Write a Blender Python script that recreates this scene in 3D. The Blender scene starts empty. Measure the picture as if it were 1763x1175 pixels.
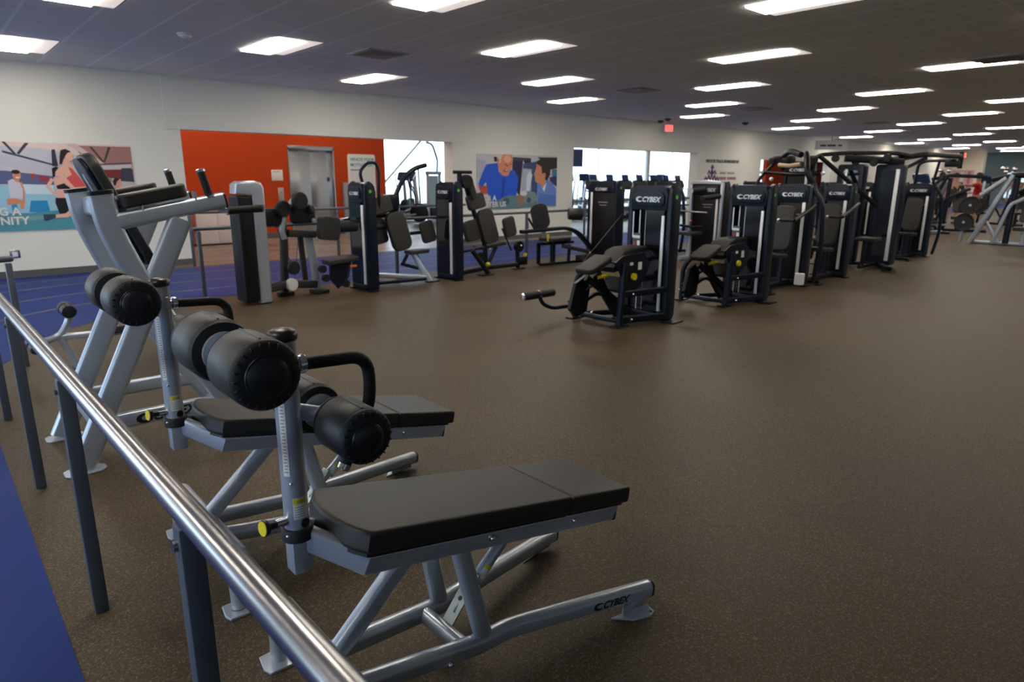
import bpy, bmesh, math, random
from mathutils import Vector, Matrix
random.seed(7)
S = bpy.context.scene
COL = S.collection
V = Vector
R = math.radians

# ------------------------------------------------------------------ camera
YAW, PITCH, ROLL, FPX, EYE = 0.7308550, 0.2443955, 0.0055175, 1136.2, 1.52
def make_camera():
    F = V((math.sin(YAW) * math.cos(PITCH), math.cos(YAW) * math.cos(PITCH), -math.sin(PITCH)))
    R0 = V((math.cos(YAW), -math.sin(YAW), 0)); U0 = R0.cross(F)
    X = math.cos(ROLL) * R0 + math.sin(ROLL) * U0
    Y = -math.sin(ROLL) * R0 + math.cos(ROLL) * U0
    cd = bpy.data.cameras.new('camera'); co = bpy.data.objects.new('camera', cd); COL.objects.link(co)
    M = Matrix((X, Y, -F)).transposed().to_4x4(); M.translation = V((0, 0, EYE))
    co.matrix_world = M
    cd.sensor_width = 36; cd.lens = 36 * FPX / 1763; cd.clip_start = .05; cd.clip_end = 300
    cd.dof.use_dof = True; cd.dof.focus_distance = 2.1; cd.dof.aperture_fstop = 4.5
    S.camera = co
make_camera()
vs = S.view_settings
vs.view_transform = 'Standard'; vs.look = 'None'; vs.gamma = 1; vs.exposure = 0.46; vs.use_curve_mapping = False
# ------------------------------------------------------------------ daylight
W = bpy.data.worlds.new('world'); S.world = W; W.use_nodes = True
bg = W.node_tree.nodes['Background']; bg.inputs[0].default_value = (.62, .80, 1, 1); bg.inputs[1].default_value = 4.2
LENS_POWER = 15.5      # emission of the ceiling light lenses
def portal(loc, rot, sx, sy):
    l = bpy.data.lights.new('daylight_portal', 'AREA'); l.shape = 'RECTANGLE'; l.size = sx; l.size_y = sy
    l.cycles.is_portal = True
    o = bpy.data.objects.new('daylight_portal', l); COL.objects.link(o); o.location = loc; o.rotation_euler = rot
portal((-5.4, 12.5, 1.7), (R(-90), 0, 0), 6, 2.2)
portal((-8.9, 2.5, 1.7), (0, R(-90), 0), 2.2, 13)
portal((24, 25.5, 1.8), (R(-90), 0, 0), 44, 3.4)

# ------------------------------------------------------------------ materials
def mat(name, col, rough=.5, metal=0, bump=0, bscale=200, spec=None, emit=None, coat=0, var=0, vscale=8):
    m = bpy.data.materials.new(name); m.use_nodes = True
    nt = m.node_tree; b = nt.nodes['Principled BSDF']
    b.inputs['Base Color'].default_value = (*col, 1); b.inputs['Roughness'].default_value = rough
    b.inputs['Metallic'].default_value = metal
    if spec is not None: b.inputs['Specular IOR Level'].default_value = spec
    if coat: b.inputs['Coat Weight'].default_value = coat; b.inputs['Coat Roughness'].default_value = .1
    if emit: b.inputs['Emission Color'].default_value = (*col, 1); b.inputs['Emission Strength'].default_value = emit
    if bump or var:
        tc = nt.nodes.new('ShaderNodeTexCoord')
        if bump:
            n = nt.nodes.new('ShaderNodeTexNoise'); n.inputs['Scale'].default_value = bscale
            bp = nt.nodes.new('ShaderNodeBump'); bp.inputs['Strength'].default_value = bump; bp.inputs['Distance'].default_value = .002
            nt.links.new(tc.outputs['Object'], n.inputs['Vector']); nt.links.new(n.outputs['Fac'], bp.inputs['Height'])
            nt.links.new(bp.outputs['Normal'], b.inputs['Normal'])
        if var:
            n = nt.nodes.new('ShaderNodeTexNoise'); n.inputs['Scale'].default_value = vscale
            r = nt.nodes.new('ShaderNodeMapRange'); r.inputs[3].default_value = 1 - var; r.inputs[4].default_value = 1 + var
            h = nt.nodes.new('ShaderNodeHueSaturation'); h.inputs['Color'].default_value = (*col, 1)
            nt.links.new(tc.outputs['Object'], n.inputs['Vector']); nt.links.new(n.outputs['Fac'], r.inputs[0])
            nt.links.new(r.outputs[0], h.inputs['Value']); nt.links.new(h.outputs[0], b.inputs['Base Color'])
    return m
M = {}
M['silver'] = mat('silver_paint', (.46, .51, .58), .31, .55, var=.05, vscale=30)
M['steel'] = mat('brushed_steel', (.40, .39, .39), .26, 1, bump=.02, bscale=900)
M['chrome'] = mat('chrome', (.8, .8, .82), .12, 1)
M['post'] = mat('grey_post_paint', (.085, .10, .125), .4, .3, bump=.05)
M['vinyl'] = mat('black_vinyl', (.016, .015, .014), .46, 0, bump=.18, bscale=1400, spec=.5)
M['vinylgrey'] = mat('charcoal_vinyl', (.028, .027, .027), .5, 0, spec=.4, bump=.15, bscale=900)
M['rubber'] = mat('black_rubber', (.010, .010, .011), .6, 0, spec=.4, bump=.1, bscale=600)
M['plastic'] = mat('black_plastic', (.009, .010, .013), .36, 0)
M['navy'] = mat('dark_navy_paint', (.004, .008, .020), .36, .1, spec=.35)
M['blackpaint'] = mat('black_paint', (.006, .006, .008), .4, .1, spec=.3)
M['stack'] = mat('weight_stack_black', (.008, .008, .010), .3, .1)
M['window'] = mat('tower_window_glass', (.006, .006, .010), .08, 0, spec=.5)
M['aluminium'] = mat('satin_aluminium', (.82, .84, .86), .4, .3)
M['yellow'] = mat('yellow_plastic', (.75, .60, .01), .4)
M['orangeplastic'] = mat('orange_plastic', (.9, .22, .01), .4)
M['green'] = mat('green_sticker', (.10, .55, .04), .5)
M['red'] = mat('red_plastic', (.6, .03, .02), .5)
M['zinc'] = mat('zinc_plate', (.42, .44, .38), .35, .8)
M['ink'] = mat('black_ink', (.006, .006, .007), .4)
M['white'] = mat('white_label', (.75, .75, .73), .5)
M['silverink'] = mat('silver_lettering', (.72, .74, .76), .35, .2)
M['labelgrey'] = mat('label_small_print', (.30, .30, .31), .6)
M['brown'] = mat('brown_label', (.25, .10, .05), .6)
M['placard'] = mat('instruction_placard', (.05, .06, .08), .5)
M['wall'] = mat('greige_wall_paint', (.78, .78, .72), .75, 0, bump=.05, bscale=120)
M['wallblue'] = mat('pale_grey_wall', (.55, .55, .53), .7)
M['cream'] = mat('cream_wall_paint', (.86, .76, .62), .7)
M['green_wall'] = mat('grey_green_wall', (.20, .25, .24), .6)
M['orange'] = mat('orange_wall_paint', (.44, .048, .006), .6, 0, spec=.2, bump=.05, bscale=120)
M['base'] = mat('grey_cove_base', (.10, .10, .10), .5)
M['frame'] = mat('window_frame', (.30, .32, .35), .4, .5)
M['tray'] = mat('darkened_light_tray', (.13, .128, .135), .5)  # white tray coloured dark to hold down the lens light bouncing off it
M['vent'] = mat('vent_metal', (.30, .30, .30), .5)
M['whiteplastic'] = mat('white_plastic', (.70, .70, .68), .4)
M['cabinet'] = mat('pale_cabinet', (.62, .60, .62), .5)
M['reflector_glow'] = mat('side_reflector_glow', (1, .90, .86), .5, emit=.42)  # weak emission stands in for lamp light on the side reflector
M['lens'] = mat('light_lens', (1, .91, .78), .5, emit=LENS_POWER)
M['exitred'] = mat('exit_sign_face', (1, .10, .08), .5, emit=1.3)
M['exitwhite'] = mat('exit_sign_housing', (.75, .70, .66), .5)
M['screen'] = mat('dark_screen', (.02, .04, .12), .2)
M['cablesteel'] = mat('cable', (.02, .02, .02), .4)
M['elevator'] = mat('elevator_steel', (.46, .48, .50), .22, .95, bump=.15, bscale=60)
M['skin'] = mat('skin', (.45, .23, .15), .55)
M['hair'] = mat('dark_hair', (.02, .012, .008), .6)
M['shirtred'] = mat('red_cloth', (.42, .01, .012), .8)
M['shirtgrey'] = mat('grey_cloth', (.16, .17, .18), .8)
M['shirtwhite'] = mat('pale_cloth', (.6, .58, .6), .8)
M['shorts'] = mat('dark_cloth', (.02, .022, .03), .8)
M['tan'] = mat('tan_cloth', (.35, .25, .18), .8)

def nodes(name):
    m = bpy.data.materials.new(name); m.use_nodes = True
    nt = m.node_tree; return m, nt, nt.nodes['Principled BSDF'], nt.links.new, nt.nodes.new
def math_node(nt, op, a, b=None, clamp=False):
    n = nt.nodes.new('ShaderNodeMath'); n.operation = op; n.use_clamp = clamp
    for i, v in enumerate((a, b)):
        if v is None: continue
        if isinstance(v, (int, float)): n.inputs[i].default_value = v
        else: nt.links.new(v, n.inputs[i])
    return n.outputs[0]
# speckled rubber floor
m, nt, b, L, N = nodes('speckled_rubber_floor'); M['floor'] = m
tc = N('ShaderNodeTexCoord')
n1 = N('ShaderNodeTexVoronoi'); n1.inputs['Scale'].default_value = 210; L(tc.outputs['Object'], n1.inputs['Vector'])
sep = N('ShaderNodeSeparateColor'); L(n1.outputs['Color'], sep.inputs[0])
sp = math_node(nt, 'GREATER_THAN', sep.outputs[0], .84)
sp2 = math_node(nt, 'GREATER_THAN', sep.outputs[1], .93)
n2 = N('ShaderNodeTexNoise'); n2.inputs['Scale'].default_value = 1.3; n2.inputs['Detail'].default_value = 6; L(tc.outputs['Object'], n2.inputs['Vector'])
n3 = N('ShaderNodeTexNoise'); n3.inputs['Scale'].default_value = 90; n3.inputs['Detail'].default_value = 3; L(tc.outputs['Object'], n3.inputs['Vector'])
rmp = N('ShaderNodeMapRange'); rmp.inputs[1].default_value = .3; rmp.inputs[2].default_value = .7; rmp.inputs[3].default_value = .78; rmp.inputs[4].default_value = 1.18; L(n2.outputs['Fac'], rmp.inputs[0])
rm3 = N('ShaderNodeMapRange'); rm3.inputs[1].default_value = .3; rm3.inputs[2].default_value = .7; rm3.inputs[3].default_value = .7; rm3.inputs[4].default_value = 1.3; L(n3.outputs['Fac'], rm3.inputs[0])
mx = N('ShaderNodeMix'); mx.data_type = 'RGBA'; mx.inputs[6].default_value = (.068, .046, .023, 1); mx.inputs[7].default_value = (.13, .105, .07, 1); L(sp, mx.inputs[0])
mx2 = N('ShaderNodeMix'); mx2.data_type = 'RGBA'; mx2.inputs[7].default_value = (.07, .07, .062, 1); L(sp2, mx2.inputs[0]); L(mx.outputs[2], mx2.inputs[6])
hs = N('ShaderNodeHueSaturation'); L(mx2.outputs[2], hs.inputs['Color']); L(math_node(nt, 'MULTIPLY', rmp.outputs[0], rm3.outputs[0]), hs.inputs['Value'])
L(hs.outputs[0], b.inputs['Base Color'])
rr = N('ShaderNodeMapRange'); rr.inputs[3].default_value = .42; rr.inputs[4].default_value = .6; L(n2.outputs['Fac'], rr.inputs[0]); L(rr.outputs[0], b.inputs['Roughness'])
bp = N('ShaderNodeBump'); bp.inputs['Strength'].default_value = .25; bp.inputs['Distance'].default_value = .002; L(n3.outputs['Fac'], bp.inputs['Height']); L(bp.outputs[0], b.inputs['Normal'])
b.inputs['Specular IOR Level'].default_value = .22
# blue running track with pale lane lines
TCX, TCY = 2.5, 6.45
m, nt, b, L, N = nodes('blue_track'); M['track'] = m
tc = N('ShaderNodeTexCoord'); sx = N('ShaderNodeSeparateXYZ'); L(tc.outputs['Object'], sx.inputs[0])
dx = math_node(nt, 'MINIMUM', math_node(nt, 'SUBTRACT', sx.outputs[0], TCX), 0.0)
dy = math_node(nt, 'MAXIMUM', math_node(nt, 'SUBTRACT', sx.outputs[1], TCY), 0.0)
d = math_node(nt, 'SQRT', math_node(nt, 'ADD', math_node(nt, 'MULTIPLY', dx, dx), math_node(nt, 'MULTIPLY', dy, dy)))
acc = None
for r_ in (3.02, 3.85, 4.72, 5.36):
    t = math_node(nt, 'LESS_THAN', math_node(nt, 'ABSOLUTE', math_node(nt, 'SUBTRACT', d, r_)), .028)
    acc = t if acc is None else math_node(nt, 'MAXIMUM', acc, t)
n2 = N('ShaderNodeTexNoise'); n2.inputs['Scale'].default_value = 2; n2.inputs['Detail'].default_value = 5; L(tc.outputs['Object'], n2.inputs['Vector'])
rmp = N('ShaderNodeMapRange'); rmp.inputs[3].default_value = .75; rmp.inputs[4].default_value = 1.25; L(n2.outputs['Fac'], rmp.inputs[0])
mx = N('ShaderNodeMix'); mx.data_type = 'RGBA'; mx.inputs[6].default_value = (.011, .032, .175, 1); mx.inputs[7].default_value = (.15, .12, .11, 1); L(acc, mx.inputs[0])
hs = N('ShaderNodeHueSaturation'); L(mx.outputs[2], hs.inputs['Color']); L(rmp.outputs[0], hs.inputs['Value']); L(hs.outputs[0], b.inputs['Base Color'])
n3 = N('ShaderNodeTexNoise'); n3.inputs['Scale'].default_value = 120; L(tc.outputs['Object'], n3.inputs['Vector'])
bp = N('ShaderNodeBump'); bp.inputs['Strength'].default_value = .2; bp.inputs['Distance'].default_value = .003; L(n3.outputs['Fac'], bp.inputs['Height']); L(bp.outputs[0], b.inputs['Normal'])
b.inputs['Roughness'].default_value = .55; b.inputs['Specular IOR Level'].default_value = .15
# ceiling tiles with metal grid
m, nt, b, L, N = nodes('ceiling_tiles'); M['ceiling'] = m
tc = N('ShaderNodeTexCoord'); sx = N('ShaderNodeSeparateXYZ'); L(tc.outputs['Object'], sx.inputs[0])
def gridline(sock, phase, step, w):
    f = math_node(nt, 'FRACT', math_node(nt, 'DIVIDE', math_node(nt, 'SUBTRACT', sock, phase - 100 * step), step))
    return math_node(nt, 'LESS_THAN', math_node(nt, 'ABSOLUTE', math_node(nt, 'SUBTRACT', f, .5)), w / step / 2)
ga = gridline(sx.outputs[0], 1.70 - .305, .61, .036); gb = gridline(sx.outputs[1], 2.55 - .305, .61, .020)
mx = N('ShaderNodeMix'); mx.data_type = 'RGBA'; mx.inputs[6].default_value = (.78, .79, .79, 1); mx.inputs[7].default_value = (.95, .95, .95, 1)
L(math_node(nt, 'MAXIMUM', ga, math_node(nt, 'MULTIPLY', gb, .8)), mx.inputs[0]); L(mx.outputs[2], b.inputs['Base Color'])
b.inputs['Roughness'].default_value = .8
# plank floor beyond the wall
m, nt, b, L, N = nodes('plank_floor'); M['plank'] = m
tc = N('ShaderNodeTexCoord'); br = N('ShaderNodeTexBrick'); L(tc.outputs['Object'], br.inputs['Vector'])
br.inputs['Color1'].default_value = (.10, .075, .055, 1); br.inputs['Color2'].default_value = (.24, .20, .16, 1); br.inputs['Mortar'].default_value = (.05, .04, .03, 1)
br.inputs['Scale'].default_value = 1; br.inputs['Mortar Size'].default_value = .004; br.inputs['Brick Width'].default_value = 1.5; br.inputs['Row Height'].default_value = .3
L(br.outputs[0], b.inputs['Base Color']); b.inputs['Roughness'].default_value = .35

# ------------------------------------------------------------------ mesh helpers
class MB:
    """collects shapes in world or local coordinates; build() links ONE mesh object"""
    def __init__(s): s.v = []; s.f = []
    def add(s, vs, fs, Mx=None):
        k = len(s.v)
        s.v += [tuple(Mx @ V(p)) if Mx else tuple(p) for p in vs]
        s.f += [tuple(i + k for i in f) for f in fs]; return s
    def bm(s, bm, Mx=None):
        bm.verts.index_update()
        s.add([v.co.copy() for v in bm.verts], [[v.index for v in f.verts] for f in bm.faces], Mx); bm.free(); return s
    def box(s, c, d, rot=None, bev=0, seg=2):
        bm = bmesh.new(); bmesh.ops.create_cube(bm, size=1)
        for v in bm.verts: v.co = V((v.co.x * d[0], v.co.y * d[1], v.co.z * d[2]))
        if bev: bmesh.ops.bevel(bm, geom=bm.edges[:], offset=bev, segments=seg, affect='EDGES', profile=.5)
        Mx = Matrix.Translation(c) @ (rot.to_4x4() if rot else Matrix())
        return s.bm(bm, Mx)
    def beam(s, a, b, w, h, bev=.004, up=(0, 0, 1)):
        a, b = V(a), V(b); return s.tube([a, b], prof=rrect(w, h, min(w, h) * .25 if bev else .0005), up=up)
    def tube(s, pts, r=.02, prof=None, up=(0, 0, 1), fil=0, seg=12, caps=True, closed=False):
        pts = [V(p) for p in pts]
        if fil: pts = fillet(pts, fil)
        if prof is None: prof = [(r * math.cos(2 * math.pi * i / seg), r * math.sin(2 * math.pi * i / seg)) for i in range(seg)]
        n = len(prof); vs = []; fs = []; last = None
        for i, p in enumerate(pts):
            if i == 0: t = (pts[1] - p).normalized(); sc = 1
            elif i == len(pts) - 1: t = (p - pts[-2]).normalized(); sc = 1
            else:
                t1 = (p - pts[i - 1]).normalized(); t2 = (pts[i + 1] - p).normalized(); t = (t1 + t2).normalized()
                sc = 1 / max(.35, t.dot(t1))
            if last is None:
                u = V(up); 
                if abs(u.dot(t)) > .97: u = V((1, 0, 0)) if abs(t.x) < .9 else V((0, 1, 0))
                side = t.cross(u).normalized()
            else:
                side = last - t * last.dot(t); side.normalize()
            last = side; upv = side.cross(t).normalized()
            k = V((0, 0, 0))
            if 0 < i < len(pts) - 1:
                dd = (t2 - t1); k = dd.normalized() if dd.length > 1e-6 else k
            for (x, y) in prof:
                o = side * x + upv * y
                if sc > 1.0001 and k.length: o = o + k * (o.dot(k)) * (sc - 1)
                vs.append(p + o)
        for i in range(len(pts) - 1):
            for j in range(n):
                fs.append((i * n + j, i * n + (j + 1) % n, (i + 1) * n + (j + 1) % n, (i + 1) * n + j))
        if caps: fs.append(tuple(range(n))[::-1]); fs.append(tuple((len(pts) - 1) * n + j for j in range(n)))
        return s.add(vs, fs)
    def lathe(s, prof, org, axis, seg=28):
        """prof: list of (distance along axis, radius)"""
        a = V(axis).normalized(); u = a.orthogonal().normalized(); w = a.cross(u); org = V(org); vs = []; fs = []
        for (h, r) in prof:
            for i in range(seg):
                t = 2 * math.pi * i / seg; vs.append(org + a * h + (u * math.cos(t) + w * math.sin(t)) * max(r, 1e-4))
        for k in range(len(prof) - 1):
            for i in range(seg):
                fs.append((k * seg + i, k * seg + (i + 1) % seg, (k + 1) * seg + (i + 1) % seg, (k + 1) * seg + i))
        fs.append(tuple(range(seg))[::-1]); fs.append(tuple((len(prof) - 1) * seg + i for i in range(seg)))
        return s.add(vs, fs)
    def prism(s, outline, thick, Mx=None, bev=0, seg=3):
        """outline in local xy, extruded along local z from 0 to thick"""
        bm = bmesh.new(); vs = [bm.verts.new((x, y, 0)) for x, y in outline]; f = bm.faces.new(vs)
        r = bmesh.ops.extrude_face_region(bm, geom=[f]); ext = [g for g in r['geom'] if isinstance(g, bmesh.types.BMVert)]
        bmesh.ops.translate(bm, vec=(0, 0, thick), verts=ext)
        bmesh.ops.recalc_face_normals(bm, faces=bm.faces[:])
        if bev:
            ed = [e for e in bm.edges if abs(e.verts[0].co.z - e.verts[1].co.z) < 1e-6]
            bmesh.ops.bevel(bm, geom=ed, offset=bev, segments=seg, affect='EDGES', profile=.6)
        return s.bm(bm, Mx)
    def ball(s, c, r, sc=(1, 1, 1)):
        bm = bmesh.new(); bmesh.ops.create_uvsphere(bm, u_segments=14, v_segments=10, radius=r)
        for v in bm.verts: v.co = V((v.co.x * sc[0], v.co.y * sc[1], v.co.z * sc[2]))
        return s.bm(bm, Matrix.Translation(c))
    def disc(s, c, r, axis, t=.004, seg=16): return s.lathe([(0, r), (t, r)], c, axis, seg)
    def text(s, body, size, Mx, depth=.001, shear=0, bold=0, align='LEFT'):
        vs, fs = text_data(body, size, depth, shear, bold, align); return s.add(vs, fs, Mx)
    def build(s, name, m, parent=None, org=(0, 0, 0), smooth=True):
        me = bpy.data.meshes.new(name); o = V(org)
        me.from_pydata([V(p) - o for p in s.v], [], s.f); me.validate(); 
        bm = bmesh.new(); bm.from_mesh(me); bmesh.ops.recalc_face_normals(bm, faces=bm.faces[:]); bm.to_mesh(me); bm.free()
        me.materials.append(M[m] if isinstance(m, str) else m)
        if smooth: me.shade_smooth(); me.set_sharp_from_angle(angle=R(38))
        ob = bpy.data.objects.new(name, me); COL.objects.link(ob)
        if parent: ob.parent = parent
        return ob
_txt = {}
def text_data(body, size, depth, shear, bold, align):
    k = (body, size, depth, shear, bold, align)
    if k not in _txt:
        c = bpy.data.curves.new('lettering', 'FONT'); c.body = body; c.size = size; c.extrude = depth; c.shear = shear; c.offset = bold; c.align_x = align
        c.resolution_u = 3
        o = bpy.data.objects.new('lettering', c); COL.objects.link(o)
        dg = bpy.context.evaluated_depsgraph_get(); me = bpy.data.meshes.new_from_object(o.evaluated_get(dg))
        _txt[k] = ([v.co.copy() for v in me.vertices], [tuple(p.vertices) for p in me.polygons])
        bpy.data.objects.remove(o); bpy.data.curves.remove(c); bpy.data.meshes.remove(me)
    return _txt[k]
def rrect(w, h, r, seg=4):
    p = []
    for cx, cy, a0 in ((w / 2 - r, h / 2 - r, 0), (-w / 2 + r, h / 2 - r, 90), (-w / 2 + r, -h / 2 + r, 180), (w / 2 - r, -h / 2 + r, 270)):
        for i in range(seg + 1):
            a = R(a0 + 90 * i / seg); p.append((cx + r * math.cos(a), cy + r * math.sin(a)))
    return p
def fillet(pts, r, seg=6):
    out = [pts[0]]
    for i in range(1, len(pts) - 1):
        a, b, c = pts[i - 1], pts[i], pts[i + 1]
        u = (a - b); w = (c - b); d = min(r, u.length * .49, w.length * .49); u.normalize(); w.normalize()
        if u.dot(w) < -.999: out.append(b); continue
        p0 = b + u * d; p1 = b + w * d
        for k in range(seg + 1):
            t = k / seg; out.append(p0 * (1 - t) ** 2 + b * 2 * t * (1 - t) + p1 * t * t)
    out.append(pts[-1]); return out
def spline(pts, n=6):
    pts = [V(p) for p in pts]; out = []
    P_ = [pts[0] * 2 - pts[1]] + pts + [pts[-1] * 2 - pts[-2]]
    for i in range(1, len(P_) - 2):
        a, b, c, d_ = P_[i - 1:i + 3]
        for k in range(n):
            t = k / n
            out.append(.5 * ((2 * b) + (c - a) * t + (2 * a - 5 * b + 4 * c - d_) * t * t + (3 * b - a - 3 * c + d_) * t ** 3))
    out.append(pts[-1]); return out
def frame(org, x, y):
    """matrix whose local x,y,z axes are x, y and x cross y"""
    x = V(x).normalized(); y = V(y); y = (y - x * y.dot(x)).normalized(); z = x.cross(y)
    Mx = Matrix((x, y, z)).transposed().to_4x4(); Mx.translation = V(org); return Mx
def tag(o, label=None, cat=None, group=None, kind=None):
    if label: o['label'] = label
    if cat: o['category'] = cat
    if group: o['group'] = group
    if kind: o['kind'] = kind
    return o
def thing(name, label, cat, loc=(0, 0, 0), rz=0, group=None):
    o = bpy.data.objects.new(name, None); o.empty_display_size = .1; COL.objects.link(o); o.location = loc; o.rotation_euler = (0, 0, rz)
    return tag(o, label, cat, group)
def solo(mb, name, m, label, cat, loc, group=None, smooth=True):
    """a thing that is one mesh, given in world coordinates, with its origin at loc"""
    o = mb.build(name, m, None, loc, smooth); o.location = loc; return tag(o, label, cat, group)
def struct(name, mb, m, smooth=False):
    return tag(mb.build(name, m, None, (0, 0, 0), smooth), kind='structure')
def kids(o): return [c for c in ALL if c.parent == o]
def copy_tree(o, parent=None):
    c = o.copy(); COL.objects.link(c)
    if parent: c.parent = parent
    for ch in list(o.children): copy_tree(ch, c)
    return c
def logo(mb, Mx, size, bold=.0):
    """crescent swoosh and italic word; local x runs along the word, y up, z out of the surface"""
    n = 14; out = []; inn = []
    for i in range(n + 1):
        a = R(20 + 300 * i / n); out.append((.62 * math.cos(a) * size - .35 * size, .40 * math.sin(a) * size + .33 * size))
        t = .10 + .20 * math.sin(math.pi * i / n)
        inn.append(((.62 - t) * math.cos(a) * size - .28 * size, (.40 - t * .8) * math.sin(a) * size + .36 * size))
    vs = [(x, y, .0006) for x, y in out] + [(x, y, .0006) for x, y in inn]
    mb.add(vs, [(i, i + 1, n + 2 + i, n + 1 + i) for i in range(n)], Mx)
    mb.text('CYBEX', size, Mx @ Matrix.Translation((size * .12, 0, 0)), .0006, .3, size * .02 + bold)
# ------------------------------------------------------------------ the room shell
H = 3.09; YW = 12.27; XL, XR, YF = -9.0, 50.0, -7.0
def floor_rect(name, x0, x1, y0, y1, z, m):
    mb = MB(); mb.add([(x0, y0, z), (x1, y0, z), (x1, y1, z), (x0, y1, z)], [(0, 1, 2, 3)]); return struct(name, mb, m)
floor_rect('floor', XL, XR, YF, YW + .3, 0, 'floor')
floor_rect('floor', 2.9, XR, 11.9, 26, .005, 'plank')
floor_rect('ground_outside', -60, 90, 26.2, 90, -.05, mat('pale_ground', (.5, .52, .5), .9))
floor_rect('ground_outside', -9.2, 2.9, 12.6, 26.2, -.05, mat('grey_paving_2', (.4, .42, .42), .9))
floor_rect('ground_outside', -60, -9.2, -60, 26.2, -.05, mat('grey_paving', (.4, .42, .42), .9))
# running track: left leg, rounded corner, long leg beside the wall
inner = [(.17, YF), (.17, 5.9), (.21, 6.2), (.36, 6.65), (.62, 7.3), (.92, 7.76), (1.5, 8.28), (2.2, 8.60), (2.62, 8.70), (6, 8.92), (10, 9.12), (20, 9.3), (XR, 9.4)]
outer = [(-4.2, YF), (-4.2, 6), (-4, 8), (-3.5, 9.4), (-2.6, 10.4), (-1.6, 11.2), (-.6, 11.7), (.5, 12.0), (2.9, 12.27), (3.1, 11.9), (10, 11.9), (20, 11.9), (XR, 11.9)]
mb = MB(); n = len(inner)
mb.add([(x, y, .003) for x, y in inner] + [(x, y, .003) for x, y in outer], [(i, i + 1, n + i + 1, n + i) for i in range(n - 1)])
struct('running_track', mb, 'track')
mb = MB(); mb.add([(-4.2, 11, .002), (3.1, 11, .002), (3.1, YW, .002), (-4.2, YW, .002)], [(0, 1, 2, 3)]); struct('running_track_edge', mb, 'track')

OPEN = [(3.55, 9.17, 2.26), (13.12, 18.86, 2.27), (22.9, 28.6, 2.16)]
mb = MB(); x = -2.4
mb.box(((XL - 8.4) / 2, YW + .15, H / 2), (-8.4 - XL, .3, H)); mb.box((-5.4, YW + .15, .3), (6, .3, .6)); mb.box((-5.4, YW + .15, 2.95), (6, .3, .28))
for a, b_, t in OPEN:
    mb.box(((x + a) / 2, YW + .15, H / 2), (a - x, .3, H)); mb.box(((a + b_) / 2, YW + .15, (t + H) / 2), (b_ - a, .3, H - t)); x = b_
mb.box(((x + 44.6) / 2, YW + .15, H / 2), (44.6 - x, .3, H))
struct('wall_back', mb, 'wall')
mb = MB(); mb.box((6.42, YW - .016, (2.255 + H) / 2), (6.19, .032, H - 2.255)); struct('trim_1', mb, 'wall')   # proud header panel over the first opening
x = XL; k = 0
for a, b_, t in OPEN + [(44.6, 0, 0)]:
    mb = MB(); mb.box(((x + a) / 2, YW - .009, .055), (a - x, .018, .11)); struct('baseboard_back' if not k else 'baseboard_back_%d' % k, mb, 'base'); x = b_; k += 1
mb = MB()   # windows let the daylight in behind the photographer's left shoulder
mb.box((XL - .15, 2.5, .3), (.3, 19.8, .6)); mb.box((XL - .15, 2.5, 2.95), (.3, 19.8, .3)); mb.box((XL - .15, -5.6, 1.6), (.3, 2.8, 2.4)); mb.box((XL - .15, 10.9, 1.6), (.3, 3.0, 2.4))
struct('wall_left', mb, 'wallblue')
mb = MB(); mb.box((2.95, 19.4, 2.1), (.1, 13.5, 4.2)); struct('wall_lobby_left', mb, 'wallblue')
for i in range(7):
    mb = MB(); y = -4.2 + i * 13.6 / 6; mb.box((XL - .1, y, 1.7), (.08, .07, 2.2)); struct('window_frame_%d' % (i + 1), mb, 'frame')
mb = MB(); mb.box(((XL + XR) / 2, YF - .15, H / 2), (XR - XL, .3, H)); struct('wall_front', mb, 'wallblue')
mb = MB(); mb.box((XR + .15, 2.6, H / 2), (.3, 19.6, H)); struct('wall_right', mb, 'green_wall')
mb = MB(); mb.box((44.75, 12.0, H / 2), (.3, 2.5, H)); struct('wall_far', mb, 'cream')
mb = MB(); mb.box((44.58, 10.85, H / 2), (.06, .12, H)); struct('trim_2', mb, 'wall')
# window in the far right wall
mb = MB(); mb.box((49.97, 9.95, 1.15), (.04, 1.6, 1.5)); struct('window_8', mb, mat('far_window_light', (.55, .80, .95), .3, emit=.75))
mb = MB(); mb.box((49.95, 9.95, 1.95), (.06, 1.75, .08)); mb.box((49.95, 9.95, .38), (.06, 1.75, .08)); mb.box((49.95, 10.8, 1.15), (.06, .08, 1.6)); mb.box((49.95, 10.2, 1.15), (.06, .06, 1.5)); struct('window_frame_8', mb, 'frame')

LIGHTS = [(3.79, 8.60), (6.12, 10.30), (6.17, 6.60), (8.52, 8.36), (10.87, 10.11), (8.74, 4.85), (11.21, 6.67), (13.64, 8.50), (15.97, 10.23),
 (11.58, 3.10), (14.09, 5.01), (16.69, 6.90), (19.20, 8.77), (21.79, 10.67), (17.24, 3.66), (20.01, 5.22), (22.51, 7.14), (25.22, 9.09), (28.01, 11.06),
 (22.9, 3.9), (26.12, 5.76), (28.94, 7.42), (31.71, 9.45), (34.46, 11.25), (35.2, 8.0), (1.39, 10.75), (1.5, 7.25), (3.95, 5.20), (6.45, 3.02), (32.3, 5.9), (37.9, 9.9), (41.6, 11.3), (43.0, 9.3)]
NVIS = len(LIGHTS)
LIGHTS += [(1.4, 3.6), (-1.0, 8.9), (-1.0, 5.3), (-1.0, 1.7), (8.8, 1.2), (11.4, -.6), (14, 1.4), 
 (17, -.2), (20, 1.4), (23, -.4), (26.5, 1.8), (30, 0), (34, 2.5), (38, 5), (-3.4, 10.6), (-3.4, 3.5), (42, 8), (42, 3), (47, 6), (47, 10)]
hx, hy = .3, .605
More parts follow.
